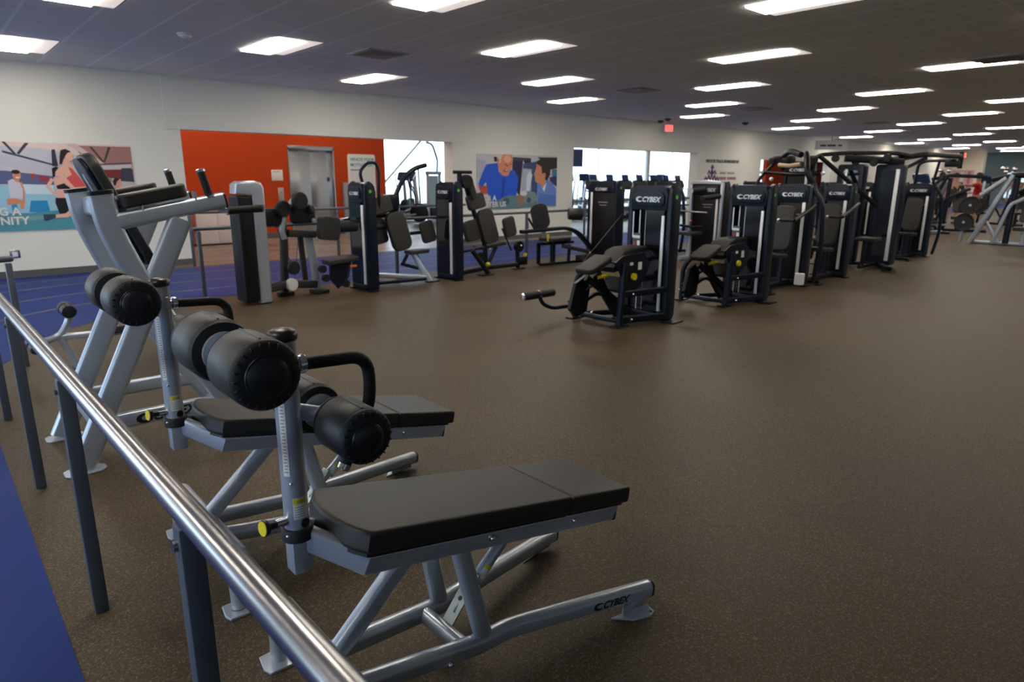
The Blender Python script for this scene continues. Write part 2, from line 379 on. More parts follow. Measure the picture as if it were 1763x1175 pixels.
LOBBY_FILL = [(5, 14.2), (8, 14.2), (13, 15), (17, 15), (21, 15), (5, 13.4), (8.2, 15.6), (5, 15.6), (25, 15), (29.5, 15), (13, 20), (18, 20), (24, 20), (30, 20), (36, 20)]  # unseen lobby lights, added to brighten the orange wall area
xs = sorted({XL, 50.0} | {round(x + s, 4) for x, y in LIGHTS for s in (-hx, hx)}); 
mb = MB()
for i in range(len(xs) - 1):
    xa, xb = xs[i], xs[i + 1]; xm = (xa + xb) / 2; y = YF
    for lx, ly in sorted([l for l in LIGHTS if abs(l[0] - xm) < hx], key=lambda q: q[1]):
        mb.add([(xa, y, H), (xa, ly - hy, H), (xb, ly - hy, H), (xb, y, H)], [(0, 1, 2, 3)]); y = ly + hy
    mb.add([(xa, y, H), (xa, YW + .05, H), (xb, YW + .05, H), (xb, y, H)], [(0, 1, 2, 3)])
struct('ceiling', mb, 'ceiling')

def make_light():
    t = thing('ceiling_light', None, 'light')
    a = MB(); ox, oy, ix, iy, d = .3, .605, .285, .59, .07
    a.add([(-ox, -oy, 0), (ox, -oy, 0), (ox, oy, 0), (-ox, oy, 0), (-ix, -iy, 0), (ix, -iy, 0), (ix, iy, 0), (-ix, iy, 0), (-ix + .01, -iy + .01, d), (ix - .01, -iy + .01, d), (ix - .01, iy - .01, d), (-ix + .01, iy - .01, d),
           (-ox, -oy, .11), (ox, -oy, .11), (ox, oy, .11), (-ox, oy, .11)],
          [(0, 1, 5, 4), (1, 2, 6, 5), (2, 3, 7, 6), (3, 0, 4, 7), (4, 5, 9, 8), (5, 6, 10, 9), (6, 7, 11, 10), (7, 4, 8, 11), (8, 9, 10, 11), (0, 1, 13, 12), (1, 2, 14, 13), (2, 3, 15, 14), (3, 0, 12, 15), (12, 13, 14, 15)])
    a.build('light_tray', 'tray', t, smooth=False)
    b_ = MB(); b_.box((-.10, .055, -.008), (.385, 1.06, .016), bev=.004); b_.build('light_lens', 'lens', t)
    c_ = MB(); c_.box((0, 0, .004), (.585, 1.19, .006)); c_.build('glowing_side_reflector', 'reflector_glow', t)  # reflector panel made to glow, as if lit by the lens
    return t
light0 = make_light()
def ordinal_place(x, y):
    near = 'near the camera' if math.hypot(x, y) < 7 else 'in the middle of the room' if math.hypot(x, y) < 16 else 'far down the room'
    return near
LL = {0: 'lit recessed ceiling light left of the square vent near the orange wall opening', 1: 'small lit ceiling light beyond the square vent, nearest the wall above the orange area',
 2: 'lit rectangular ceiling light above the two black machines, front of its row of three', 3: 'lit rectangular ceiling light, middle of the row of three left of the round vent',
 4: 'lit ceiling light nearest the wall left of the exit sign, last of its row', 5: 'long lit ceiling light high above the two black leg machines', 6: 'lit ceiling light second from the front above the central black machines',
 7: 'lit ceiling light third in the row running towards the red exit sign', 8: 'lit ceiling light just right of the red exit sign by the wall', 9: 'long bright ceiling light at the upper right beside the dark square vent',
 25: 'lit ceiling light at the left edge above the wall poster of exercisers', 26: 'lit ceiling light cut by the top edge above the smoke detector', 27: 'lit ceiling light cut by the top edge at the centre left', 28: 'long bright ceiling light cut by the top edge at the right'}
def on_picture(x, y, z):
    c = S.camera; M_ = c.matrix_world.inverted() @ V((x, y, z)); return 881.5 + FPX * M_.x / -M_.z, 587.5 - FPX * M_.y / -M_.z
ORD = ['highest', 'second highest', 'third highest', 'fourth highest', 'fifth highest', 'sixth highest', 'seventh highest', 'eighth highest', 'ninth highest', 'tenth highest', 'eleventh highest', 'twelfth highest', 'thirteenth highest', 'fourteenth highest', 'fifteenth highest']
far_ = sorted([i for i in range(NVIS) if i not in LL and on_picture(*LIGHTS[i], H)[0] < 1790], key=lambda i: on_picture(*LIGHTS[i], H)[1])
for side, lo, hi in (('left', 0, 1500), ('right', 1500, 9999)):
    for k, i in enumerate([i for i in far_ if lo <= on_picture(*LIGHTS[i], H)[0] < hi]): LL[i] = 'lit ceiling light, ' + ORD[min(k, 14)] + ' among the far lights on the ' + side
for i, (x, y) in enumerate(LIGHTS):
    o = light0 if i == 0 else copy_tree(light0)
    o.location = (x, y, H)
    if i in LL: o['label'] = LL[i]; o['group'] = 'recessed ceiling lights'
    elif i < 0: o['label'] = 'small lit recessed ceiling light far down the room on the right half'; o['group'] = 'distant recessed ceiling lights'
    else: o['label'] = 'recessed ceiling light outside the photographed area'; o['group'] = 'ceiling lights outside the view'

for x, y in LOBBY_FILL:
    o = copy_tree(light0); o.location = (x, y, 4.19); o['label'] = 'added unseen ceiling light high in the lobby beyond the wall openings'; o['group'] = 'added lobby fill lights'
def vent(x, y, s, label, m='vent'):
    t = thing('ceiling_vent', label, 'vent', (x, y, H))
    a = MB(); a.box((0, 0, -.008), (s, s, .016), bev=.004); a.build('vent_frame', m, t)
    a = MB()
    for k in range(4):
        q = s * (.80 - .2 * k); a.box((0, 0, -.018 - .003 * k), (q, q, .006)); 
    a.build('vent_louvre', 'base' if m == 'vent' else 'vent', t); return t
vent(4.92, 8.18, .6, 'square air vent in the ceiling between the two left ceiling lights')
vent(10.40, 8.12, .6, 'square air vent in the ceiling right of the wall poster of two men', 'tray')
vent(15.05, 8.34, .6, 'small square ceiling vent in front of the exit sign', 'tray')
vent(11.2, 2.72, .6, 'dark square ceiling vent above the long light at the upper right')
vent(21.2, 7.9, .6, 'faint square ceiling vent far down the middle of the room', 'tray')
t = thing('smoke_detector', 'round white smoke detector on the ceiling above the left wall', 'smoke detector', (2.657, 8.614, H))
a = MB(); a.lathe([(0, .085), (.012, .085), (.02, .07)], (0, 0, 0), (0, 0, -1)); a.build('detector_base', 'whiteplastic', t)
a = MB(); a.lathe([(.02, .07), (.035, .066), (.05, .04), (.055, .015)], (0, 0, 0), (0, 0, -1)); a.build('detector_head', 'whiteplastic', t)
for x, y, lab in ((15.86, 11.34, 'small dark security camera dome on the ceiling beside the exit sign'), (16.3, 11.9, 'tiny dark ceiling dome directly above the exit sign'), (18.57, 10.56, 'dark round ceiling speaker right of the exit sign')):
    a = MB(); a.lathe([(0, .09), (.03, .09), (.06, .06), (.075, .02)], (x, y, H), (0, 0, -1)); solo(a, 'camera_dome', 'plastic', lab, 'security camera', (x, y, H))

def sign(name, loc, rz, w, h, body, size, label, face='exitred', txt='white', hang=.0, housing='exitwhite'):
    t = thing(name, label, 'sign', loc, rz)
    a = MB(); a.box((0, 0, -h / 2), (w, .06, h), bev=.008); a.build('sign_housing', housing, t)
    a = MB(); a.box((0, -.032, -h / 2), (w * .84, .004, h * .78)); f = a.build('sign_face', face, t)
    if body:
        a = MB(); a.text(body, size, frame((0, -.035, -h / 2 - size * .36), (1, 0, 0), (0, 0, 1)), .001, 0, size * .02, 'CENTER'); a.build('sign_lettering', txt, t)
    if hang: a = MB(); a.tube([(0, 0, 0), (0, 0, hang)], .012); a.build('sign_stem', 'frame', t)
sign('exit_sign', (16.85, 12.0, 3.02), R(-40), .26, .22, 'EXIT', .095, 'small red and white exit sign under the ceiling by the long wall', hang=.07)
sign('exit_sign', (43.6, 11.6, 2.95), R(-75), .42, .32, 'EXIT', .15, 'tiny red exit sign in front of the far cream wall', hang=.1)
sign('hanging_sign', (26.7, 11.5, 2.93), R(-55), 1.15, .34, None, .1, 'white rectangular hanging sign with a dark line of lettering near the long wall', face='whiteplastic', hang=.16, housing='whiteplastic')
t = [o for o in COL.objects if o.name.startswith('hanging_sign')][0]
a = MB(); 
for k, w in enumerate((.22, .30, .14)): a.box((-.3 + k * .3, -.037, -.19), (w, .004, .07))
a.build('sign_lettering', 'ink', t)

# wall sponsor lettering and emblem
t = thing('wall_lettering', 'dark lettering and purple arched emblem painted on the wall between two openings', 'wall graphic', (20.4, 12.26, 2.0))
a = MB(); a.text('INDOOR TRACK SPONSORED BY', .135, frame((-1.05, 0, 0.0), (1, 0, 0), (0, 0, 1)), .002, 0, .003); a.build('heading_lettering', 'ink', t)
a = MB()
for k in range(5): a.tube([(-1.0 + .17 * k - .08, 0, -.56), (-1.0 + .17 * k, 0, -.46 + .06 * (2 - abs(k - 2))), (-1.0 + .17 * k + .08, 0, -.56)], .02, seg=6)
for k in range(3): a.tube([(-.83 + .17 * k - .08, 0, -.36), (-.83 + .17 * k, 0, -.26 + .05 * (1 - abs(k - 1))), (-.83 + .17 * k + .08, 0, -.36)], .02, seg=6)
a.tube([(-.72, 0, -.18), (-.66, 0, -.10), (-.60, 0, -.18)], .025, seg=6); a.build('emblem', mat('purple_paint', (.15, .06, .20), .6), t)
a = MB(); 
for k, w in enumerate((.35, .45)): a.box((.0 + k * .5, 0, -.33), (w, .004, .07))
a.build('grey_lettering', mat('pale_grey_paint', (.35, .36, .33), .7), t)
a = MB()
for k, w in enumerate((.45, .55)): a.box((.0 + k * .58, 0, -.50), (w, .004, .09))
a.build('pink_lettering', mat('pink_paint', (.38, .20, .20), .7), t)

for x, z, lab in ((1.05, .36, 'white electrical outlet plate low on the left wall'), (11.5, .33, 'small outlet plate low on the wall under the poster of two men')):
    t = thing('wall_outlet', lab, 'outlet', (x, YW, z))
    a = MB(); a.box((0, -.006, 0), (.13 if x < 5 else .08, .012, .12), bev=.004); a.build('outlet_plate', 'chrome' if x < 5 else 'base', t)
    a = MB(); a.box((0, -.013, 0), (.07 if x < 5 else .04, .004, .075), bev=.001); a.build('outlet_socket', 'whiteplastic', t)

# ------------------------------------------------------------------ rooms beyond the openings
YO = 16.36; OX2 = 32.3 + 7
mb = MB(); mb.box(((3.2 + 7.16) / 2, YO + .1, 2.1), (7.16 - 3.2, .2, 4.2)); mb.box((7.78, YO + .1, 3.22), (1.24, .2, 1.96)); mb.box(((8.4 + 9.93) / 2, YO + .1, 2.1), (1.53, .2, 4.2)); mb.box((7.13, YO + .32, 2.1), (.06, .3, 4.2)); mb.box((8.46, YO + .32, 2.1), (.12, .3, 4.2))
mb.box((3.1, 14.5, 2.1), (.2, 4, 4.2)); mb.box((9.88, 21.3, 2.1), (.1, 9.6, 4.2))
struct('wall_orange', mb, 'orange')
mb = MB(); mb.box((5.18, YO - .01, .07), (3.96, .02, .14)); mb.box((9.17, YO - .01, .07), (1.52, .02, .14)); struct('baseboard_orange', mb, 'base')
mb = MB(); mb.box((OX2, 17.1, 2.1), (14, .2, 4.2)); struct('wall_orange_2', mb, 'orange')
mb = MB(); mb.add([(3, YW + .3, 4.2), (XR, YW + .3, 4.2), (XR, 26.2, 4.2), (3, 26.2, 4.2)], [(0, 3, 2, 1)]); struct('ceiling_2', mb, 'wallblue')
mb = MB(); mb.add([(3, YW + .31, 3.0), (XR, YW + .31, 3.0), (XR, YW + .31, 4.25), (3, YW + .31, 4.25)], [(0, 1, 2, 3)]); struct('wall_back_2', mb, 'wallblue')
mb = MB(); mb.box((30, 26.1, .15), (41, .2, .3)); mb.box((30, 26.1, 4.1), (41, .2, .2)); struct('wall_window', mb, 'wallblue')
mb = MB(); mb.box((50.1, 19, 2.1), (.2, 14, 4.2)); struct('wall_right_2', mb, 'wallblue')
for i in range(11):
    mb = MB(); mb.box((12 + i * 3.6, 26.1, 2.1), (.06, .12, 3.8)); struct('window_frame_%d' % (9 + i), mb, 'whiteplastic')
for i, x in enumerate((32.9, 21.0)):
    mb = MB(); mb.tube([(x, 24.8, 0), (x, 24.8, 4.2)], .17); tag(mb.build('round_column', 'whiteplastic', None, (x, 24.8, 0)), kind='structure').location = (x, 24.8, 0)
mb = MB(); mb.tube([(15.2, 25.2, 1.2), (18.4, 25.2, 4.2)], .05); struct('window_brace', mb, 'whiteplastic')
# elevator
t = thing('elevator_door', 'brushed steel elevator doors set in the orange wall', 'elevator', (7.78, YO + .10, 0))
a = MB(); a.box((-.30, 0, 1.07), (.585, .03, 2.14), bev=.003); a.build('door_panel', 'elevator', t)
a = MB(); a.box((.30, .02, 1.07), (.60, .03, 2.14), bev=.003); a.build('door_panel', 'elevator', t)
a = MB(); a.box((0, -.05, 2.19), (1.24, .14, .10), bev=.004); a.box((-.605, -.05, 1.1), (.03, .14, 2.2)); a.box((.605, -.05, 1.1), (.03, .14, 2.2)); a.build('door_frame', 'elevator', t)
a = MB(); a.box((.50, -.02, 1.42), (.04, .02, .10)); a.build('call_lamp', 'plastic', t)
t = thing('notice_plate', 'small white notice on the orange wall left of the elevator', 'sign', (6.86, YO, 1.52))
a = MB(); a.box((0, -.008, 0), (.28, .016, .26), bev=.003); a.build('plate', 'whiteplastic', t)
a = MB(); a.box((-.02, -.018, .08), (.18, .002, .02)); a.build('lettering_line', 'labelgrey', t)
t = thing('call_panel', 'grey elevator call panel on the orange wall', 'panel', (6.92, YO, 1.05))
a = MB(); a.box((0, -.012, 0), (.14, .024, .34), bev=.004); a.build('panel_plate', 'vent', t)
a = MB(); a.disc((0, -.024, .05), .02, (0, -1, 0), .006); a.build('call_button', 'red', t)
t = thing('steel_post', 'short brushed steel post in front of the orange wall right of the elevator', 'post', (8.62, YO - .15, 0))
a = MB(); a.box((0, 0, .67), (.14, .08, 1.34), bev=.006); a.build('post_body', 'frame', t); a = MB(); a.box((0, 0, .01), (.24, .18, .02)); a.build('post_foot', 'frame', t)
t = thing('wall_board', 'white rounded wall board with teal heading on the orange wall', 'board', (9.2, YO, 1.35))
a = MB(); a.prism(rrect(.82, 1.45, .05), .02, frame((0, 0, 0), (1, 0, 0), (0, 0, 1)), .003); a.build('board_panel', 'whiteplastic', t)
teal = mat('teal_lettering', (.02, .32, .36), .6); blue_ = mat('blue_lettering', (.10, .20, .45), .6)
a = MB(); Mx = frame((-.34, -.024, .55), (1, 0, 0), (0, 0, 1)); a.text("WHO'S YOUR", .115, Mx, .001, 0, .003); a.text('MOTIVATOR?', .115, Mx @ Matrix.Translation((0, -.14, 0)), .001, 0, .002); a.build('heading_lettering', teal, t)
a = MB(); a.box((-.16, -.024, .32), (.34, .002, .03)); a.build('subheading_line', blue_, t)
a = MB()
for k in range(4): a.box((-.3 + .2 * k, -.023, -.15), (.004, .002, .8))
for k in range(5): a.box((0, -.023, .2 - .18 * k), (.66, .002, .004))
a.build('grid_lines', mat('faint_grid', (.5, .5, .5), .6), t)
t = thing('storage_cabinet', 'low pale cabinet with two doors against the orange wall', 'cabinet', (5.0, 15.35, 0))
a = MB(); a.box((0, .2, .37), (.9, .42, .66), bev=.004); a.build('cabinet_body', 'cabinet', t)
a = MB(); a.box((0, .2, .02), (.86, .38, .04)); a.build('plinth', 'ink', t)
for s in (-1, 1):
    a = MB(); a.box((s * .224, -.02, .375), (.44, .02, .64), bev=.003); a.build('cabinet_door', 'cabinet', t)
# hanging television by the second opening
t = thing('television', 'dark television hanging behind the left edge of the wide bright opening', 'television', (24.6, 23.0, 2.42), R(-30))
a = MB(); a.box((0, 0, 0), (.95, .06, .85), bev=.01); a.build('screen_housing', 'screen', t)
a = MB(); a.box((0, -.033, 0), (.86, .004, .76)); a.build('screen', 'screen', t)
a = MB(); a.tube([(0, .03, .3), (0, .03, 1.78)], .025); a.build('ceiling_mount', 'frame', t)

# ------------------------------------------------------------------ wall posters (flat printed pictures)
_pc = {}
def pcol(c):
    if c not in _pc: _pc[c] = mat('poster_ink_%d' % len(_pc), tuple(((v / 255) ** 2.2) for v in c), .45)
    return _pc[c]
def poster(name, label, x0, x1, z0, z1, layers, texts, wpx, hpx):
    """layers: (colour, outline in picture units, y downwards)"""
    t = thing(name, label, 'poster', (x0, YW, z0)); W_, H_ = x1 - x0, z1 - z0
    a = MB(); a.box((W_ / 2, -.006, H_ / 2), (W_, .012, H_)); a.build('poster_panel', pcol(layers[0][0]), t)
    me = bpy.data.meshes.new('printed_picture'); vs = []; fs = []; mi = []; ms = []
    for k, (c, pts) in enumerate(layers[1:]):
        c = pcol(c)
        if c not in ms: ms.append(c)
        b0 = len(vs)
        if callable(pts): pts = pts()
        vs += [(min(max(px / wpx, 0), 1) * W_, -.0125 - .0004 * k, (1 - min(max(py / hpx, 0), 1)) * H_) for px, py in pts]
        fs.append(tuple(range(b0, len(vs)))); mi.append(ms.index(c))
    me.from_pydata(vs, [], fs)
    for m_ in ms: me.materials.append(m_)
    for p, i in zip(me.polygons, mi): p.material_index = i
    o = bpy.data.objects.new('printed_picture', me); COL.objects.link(o); o.parent = t
    a = MB()
    for s, px, py, sz in texts: a.text(s, sz, frame((px / wpx * W_, -.034, (1 - py / hpx) * H_), (1, 0, 0), (0, 0, 1)), .001, 0, sz * .03)
    a.build('printed_lettering', 'white', t)
def ell(cx, cy, rx, ry, a=0, n=18):
    ca, sa = math.cos(R(a)), math.sin(R(a))
    return [(cx + rx * math.cos(2 * math.pi * i / n) * ca - ry * math.sin(2 * math.pi * i / n) * sa, cy + rx * math.cos(2 * math.pi * i / n) * sa + ry * math.sin(2 * math.pi * i / n) * ca) for i in range(n)]
def limb(pts, ws):
    L_, R_ = [], []
    for i, (x, y) in enumerate(pts):
        a = pts[max(i - 1, 0)]; b_ = pts[min(i + 1, len(pts) - 1)]; dx, dy = b_[0] - a[0], b_[1] - a[1]; l = math.hypot(dx, dy) or 1
        L_.append((x - dy / l * ws[i] / 2, y + dx / l * ws[i] / 2)); R_.append((x + dy / l * ws[i] / 2, y - dx / l * ws[i] / 2))
    return L_ + R_[::-1]
# picture units: x 0..3000 where 1500..3000 is the half inside the photograph, y 0..1000
def sh(pts, dx=1500, dy=-110): return [(x + dx, y + dy) for x, y in pts]
skin, skin2, skin3 = (232, 178, 158), (215, 152, 132), (214, 140, 108)
P1 = [((196, 196, 206), None),
 ((228, 205, 200), [(0, 0), (3000, 0), (3000, 250), (1900, 60), (0, -10)]),
 ((165, 120, 112), [(2300, 20), (3000, 20), (3000, 330), (2500, 330)]), ((214, 190, 190), [(2200, 0), (2330, 0), (2640, 220), (2600, 230)]),
 ((190, 190, 205), [(0, 60), (1000, 60), (2010, 240), (2010, 400), (1500, 270), (0, 270)]),
 ((60, 65, 85), sh([(0, 205), (560, 355), (560, 375), (0, 230)])), ((60, 60, 78), sh([(10, 110), (45, 110), (145, 240), (120, 250)])), ((60, 60, 78), sh([(300, 118), (255, 118), (150, 235), (175, 250)])),
 ((48, 50, 70), sh([(540, 185), (580, 180), (590, 375), (520, 375)])), ((70, 60, 66), sh([(985, 140), (1020, 140), (1145, 310), (1125, 325)])), ((70, 60, 66), sh([(1250, 140), (1215, 140), (1135, 315), (1155, 325)])),
 ((80, 78, 88), sh([(1000, 345), (1475, 315), (1475, 335), (1000, 360)])), ((205, 195, 198), sh([(1050, 360), (1490, 340), (1500, 700), (1100, 700)])),
 ((90, 100, 140), [(0, 320), (1500, 320), (2010, 380), (2010, 480), (1500, 470), (0, 470)]), ((170, 60, 60), sh([(260, 460), (310, 460), (300, 520), (270, 520)])), ((150, 60, 70), sh([(350, 480), (460, 490), (460, 560), (360, 555)])),
 ((120, 45, 50), sh([(1080, 410), (1490, 400), (1495, 545), (1120, 500)])), ((110, 140, 90), sh([(1150, 500), (1210, 505), (1210, 560), (1150, 560)])), ((60, 62, 80), sh([(1350, 390), (1480, 385), (1495, 560), (1320, 545)])),
 ((150, 200, 222), [(0, 470), (2010, 480), (2050, 850), (0, 820)]), ((200, 222, 232), sh([(160, 580), (500, 590), (500, 700), (180, 690)])), ((40, 140, 190), sh([(220, 770), (400, 770), (420, 910), (180, 900)])), ((60, 150, 190), sh([(0, 750), (60, 750), (60, 900), (0, 900)])),
 ((80, 150, 165), [(0, 790), (1700, 800), (3000, 700), (3000, 1000), (0, 1000)]), ((120, 160, 165), [(1500, 850), (2900, 760), (2900, 800), (1500, 900)]),
 # standing man at the left
 (skin3, sh(limb([(140, 560), (150, 660), (140, 800)], [36, 34, 28]))), ((205, 205, 220), sh([(5, 545), (60, 520), (130, 560), (150, 640), (135, 740), (0, 745)])), (skin3, sh(limb([(-40, 780), (60, 770), (120, 790), (110, 860)], [70, 66, 54, 40]))),
 (skin3, sh(ell(110, 480, 46, 56))), (skin3, sh([(85, 510), (130, 515), (125, 560), (80, 550)])), ((40, 28, 26), sh(ell(105, 443, 48, 24))), ((245, 235, 230), sh([(95, 500), (140, 498), (135, 512), (100, 514)])),
 # woman in the black top
 (skin, sh(limb([(500, 520), (430, 610), (490, 690), (530, 720)], [44, 40, 34, 30]))), (skin, sh([(520, 500), (640, 520), (680, 740), (640, 760), (540, 740), (520, 640)])), ((25, 25, 34), sh([(530, 600), (660, 560), (690, 640), (540, 640)])),
 ((26, 24, 32), sh([(500, 740), (690, 745), (700, 860), (640, 930), (520, 930), (490, 800)])), (skin, sh([(540, 425), (600, 410), (600, 500), (545, 490)])), ((30, 20, 22), sh([(510, 400), (560, 375), (590, 390), (545, 440), (530, 500), (505, 500)])),
 # woman in the red top, large
 (skin, sh([(620, 360), (740, 340), (770, 420), (850, 560), (880, 640), (860, 720), (690, 640)])), ((214, 84, 88), sh([(700, 380), (745, 400), (830, 520), (880, 610), (740, 620), (660, 510), (730, 470)])), (skin, sh(limb([(640, 400), (590, 460), (660, 570), (740, 640)], [90, 74, 52, 40]))),
 ((26, 24, 32), sh([(670, 680), (860, 640), (860, 780), (700, 800)])), (skin, sh(limb([(780, 780), (700, 880), (600, 950), (430, 960)], [80, 64, 54, 30]))), ((50, 70, 90), sh([(330, 930), (470, 930), (470, 970), (360, 1010), (330, 1000)])), ((40, 90, 120), sh([(740, 960), (860, 1000), (840, 1040), (730, 1030)])),
 (skin, sh(ell(730, 250, 44, 62, -12))), (skin, sh([(665, 280), (720, 300), (740, 350), (640, 360)])), ((40, 26, 28), sh([(640, 190), (700, 172), (760, 205), (715, 220), (680, 260), (655, 300), (630, 350), (605, 350), (620, 260)])),
 # woman at the right
 ((196, 28, 30), sh([(1205, 625), (1300, 640), (1345, 730), (1240, 740)])), (skin2, sh(ell(1285, 570, 40, 52))), (skin2, sh([(1250, 590), (1300, 600), (1300, 650), (1245, 650)])), ((46, 26, 28), sh([(1215, 545), (1250, 505), (1310, 520), (1270, 550), (1245, 600), (1225, 600)]))]
poster('wall_poster', 'large wall poster of people exercising on the left wall', -.55, 2.77, .70, 1.97, P1, [('G A', 1350, 820, .155), ('NITY', 1350, 925, .155)], 3000, 1000)
def s2(pts): return [(x - 115, y - 140) for x, y in pts]
P2 = [((198, 196, 206), None), ((176, 182, 198), s2([(115, 220), (260, 260), (260, 420), (115, 560)])), ((30, 34, 44), s2([(375, 185), (440, 185), (440, 260), (385, 265)])),
 ((60, 62, 78), s2([(680, 180), (985, 190), (985, 235), (680, 240)])), ((28, 30, 36), s2([(860, 230), (985, 230), (985, 290), (870, 280)])), ((58, 80, 126), s2([(850, 290), (1100, 240), (1100, 900), (830, 900)])),
 ((36, 36, 66), s2([(670, 240), (850, 235), (800, 830), (760, 800), (670, 500)])), ((170, 182, 200), s2([(850, 370), (1000, 380), (990, 780), (840, 770)])), ((214, 222, 232), s2([(920, 480), (965, 410), (1010, 480), (960, 770), (905, 770)])),
 ((36, 34, 30), s2([(1100, 170), (1450, 165), (1450, 360), (1330, 380)])), ((60, 130, 170), s2([(1360, 375), (1450, 375), (1450, 520), (1360, 520)])), ((44, 60, 100), s2([(1310, 520), (1450, 500), (1450, 690), (1330, 600)])),
 ((190, 80, 60), s2([(130, 660), (280, 660), (280, 800), (180, 800)])), ((32, 88, 208), s2([(260, 310), (430, 285), (640, 400), (700, 400), (770, 520), (765, 640), (735, 860), (610, 840), (600, 1000), (330, 1010), (280, 780), (250, 600), (190, 690), (130, 640), (190, 470)])),
 ((24, 66, 176), s2([(520, 520), (560, 560), (520, 900), (480, 900)])), (skin3, s2([(430, 220), (480, 140), (670, 140), (680, 240), (650, 380), (600, 500), (520, 500), (450, 420)])), ((214, 196, 186), s2([(425, 150), (520, 140), (500, 180), (480, 270), (450, 300), (425, 240)])), ((232, 172, 146), s2(ell(590, 215, 60, 60))), ((170, 90, 70), s2([(560, 312), (600, 318), (600, 345), (565, 335)])), ((110, 50, 40), s2(ell(560, 300, 20, 6))), ((110, 50, 40), s2(ell(640, 300, 16, 6))), ((150, 60, 52), s2(ell(565, 410, 40, 24))), ((240, 230, 220), s2(ell(572, 404, 24, 8))), ((196, 120, 92), s2(ell(440, 250, 18, 38))),
 ((110, 140, 215), s2([(1090, 620), (1280, 560), (1370, 620), (1440, 740), (1440, 1040), (1090, 1030), (1100, 780)])), ((84, 122, 196), s2([(1130, 800), (1440, 860), (1440, 1040), (1100, 1030)])), ((222, 230, 245), s2([(1180, 700), (1260, 620), (1220, 780)])),
 (skin3, s2([(1080, 290), (1200, 290), (1240, 440), (1250, 560), (1200, 720), (1150, 640), (1060, 600), (1050, 500), (1030, 470), (1065, 380)])), ((40, 26, 22), s2([(1080, 240), (1160, 190), (1270, 220), (1330, 340), (1320, 480), (1270, 580), (1230, 560), (1240, 460), (1180, 460), (1160, 330), (1090, 290)])), (skin3, s2(ell(1215, 480, 28, 40))),
 ((96, 130, 140), s2([(300, 1010), (500, 870), (620, 830), (800, 850), (1080, 880), (1100, 1050), (300, 1060)])), ((124, 146, 146), s2(ell(950, 870, 150, 110))), ((60, 90, 110), s2(ell(950, 920, 40, 50))), ((60, 90, 110), s2(ell(570, 930, 50, 60))), ((150, 120, 110), s2([(740, 840), (860, 780), (880, 1000), (740, 1010)])), ((210, 216, 220), s2(ell(860, 800, 60, 45)))]
poster('wall_poster', 'wall poster of two men, one in a bright blue shirt, right of the bright opening', 9.87, 12.5, .76, 2.03, P2, [('FOR A', 45, 775, .17), ('BETTER US', 30, 880, .17)], 1335, 920)

# ------------------------------------------------------------------ railings along the track
def railing(name, pts, posts, label, z=.90, r=.024, m='post', rm='post', brackets=True, post_w=.045):
    t = thing(name, label, 'railing', (pts[0][0], pts[0][1], 0))
    o = t.location.copy()
    a = MB(); a.tube([V((x, y, z)) for x, y in pts], r, fil=.08, seg=16)
    for x, y in (pts[0], pts[-1]): a.ball((x, y, z), r * 1.0)
    a.build('handrail', rm, t, o)
    for x, y in posts:
        a = MB(); a.box((x, y, (z - .03) / 2), (post_w, post_w, z - .03), bev=.006); p = a.build('post', m, t, o)
        if brackets:
            a = MB(); a.tube([(x, y, z - .035), (x, y, z - r * .6)], .010); a.disc((x - .03, y, z - .07), .012, (1, 0, 0), .06); a.build('bracket', 'steel', p, o)
    return t
railing('track_railing', [(.337, -1.6), (.238, 6.1)], [(.317, .0), (.301, 1.27), (.285, 2.52), (.268, 3.82), (.252, 5.08)], 'brushed steel handrail on grey square posts crossing the left foreground', rm='steel', r=.026)
railing('track_railing', [(.52, 6.5), (.0, 6.35), (-1.4, 6.2)], [(.50, 6.47), (-1.2, 6.2)], 'short end of grey railing behind the foreground handrail at the left edge', z=.87, brackets=False)
railing('track_railing', [(2.55, 8.72), (10.3, 9.3), (20, 9.6), (44, 9.7)], [(2.6, 8.72), (8.64, 9.24), (14.5, 9.45), (20.5, 9.6), (5.6, 8.98), (11.6, 9.36)], 'grey railing along the inner edge of the blue track', z=.87)
railing('track_railing', [(3.42, 11.98), (9.3, 11.98)], [(3.46, 11.98), (6.15, 11.98), (8.9, 11.98)], 'grey railing in the opening in front of the orange wall', z=.90)
railing('track_railing', [(12.9, 11.98), (19, 11.98)], [(13.3, 11.98), (16, 11.98), (18.7, 11.98)], 'grey railing across the wide bright opening', z=.90)
railing('track_railing', [(22.7, 11.98), (28.6, 11.98)], [(23, 11.98), (26, 11.98), (28.4, 11.98)], 'grey railing across the farthest opening', z=.90)
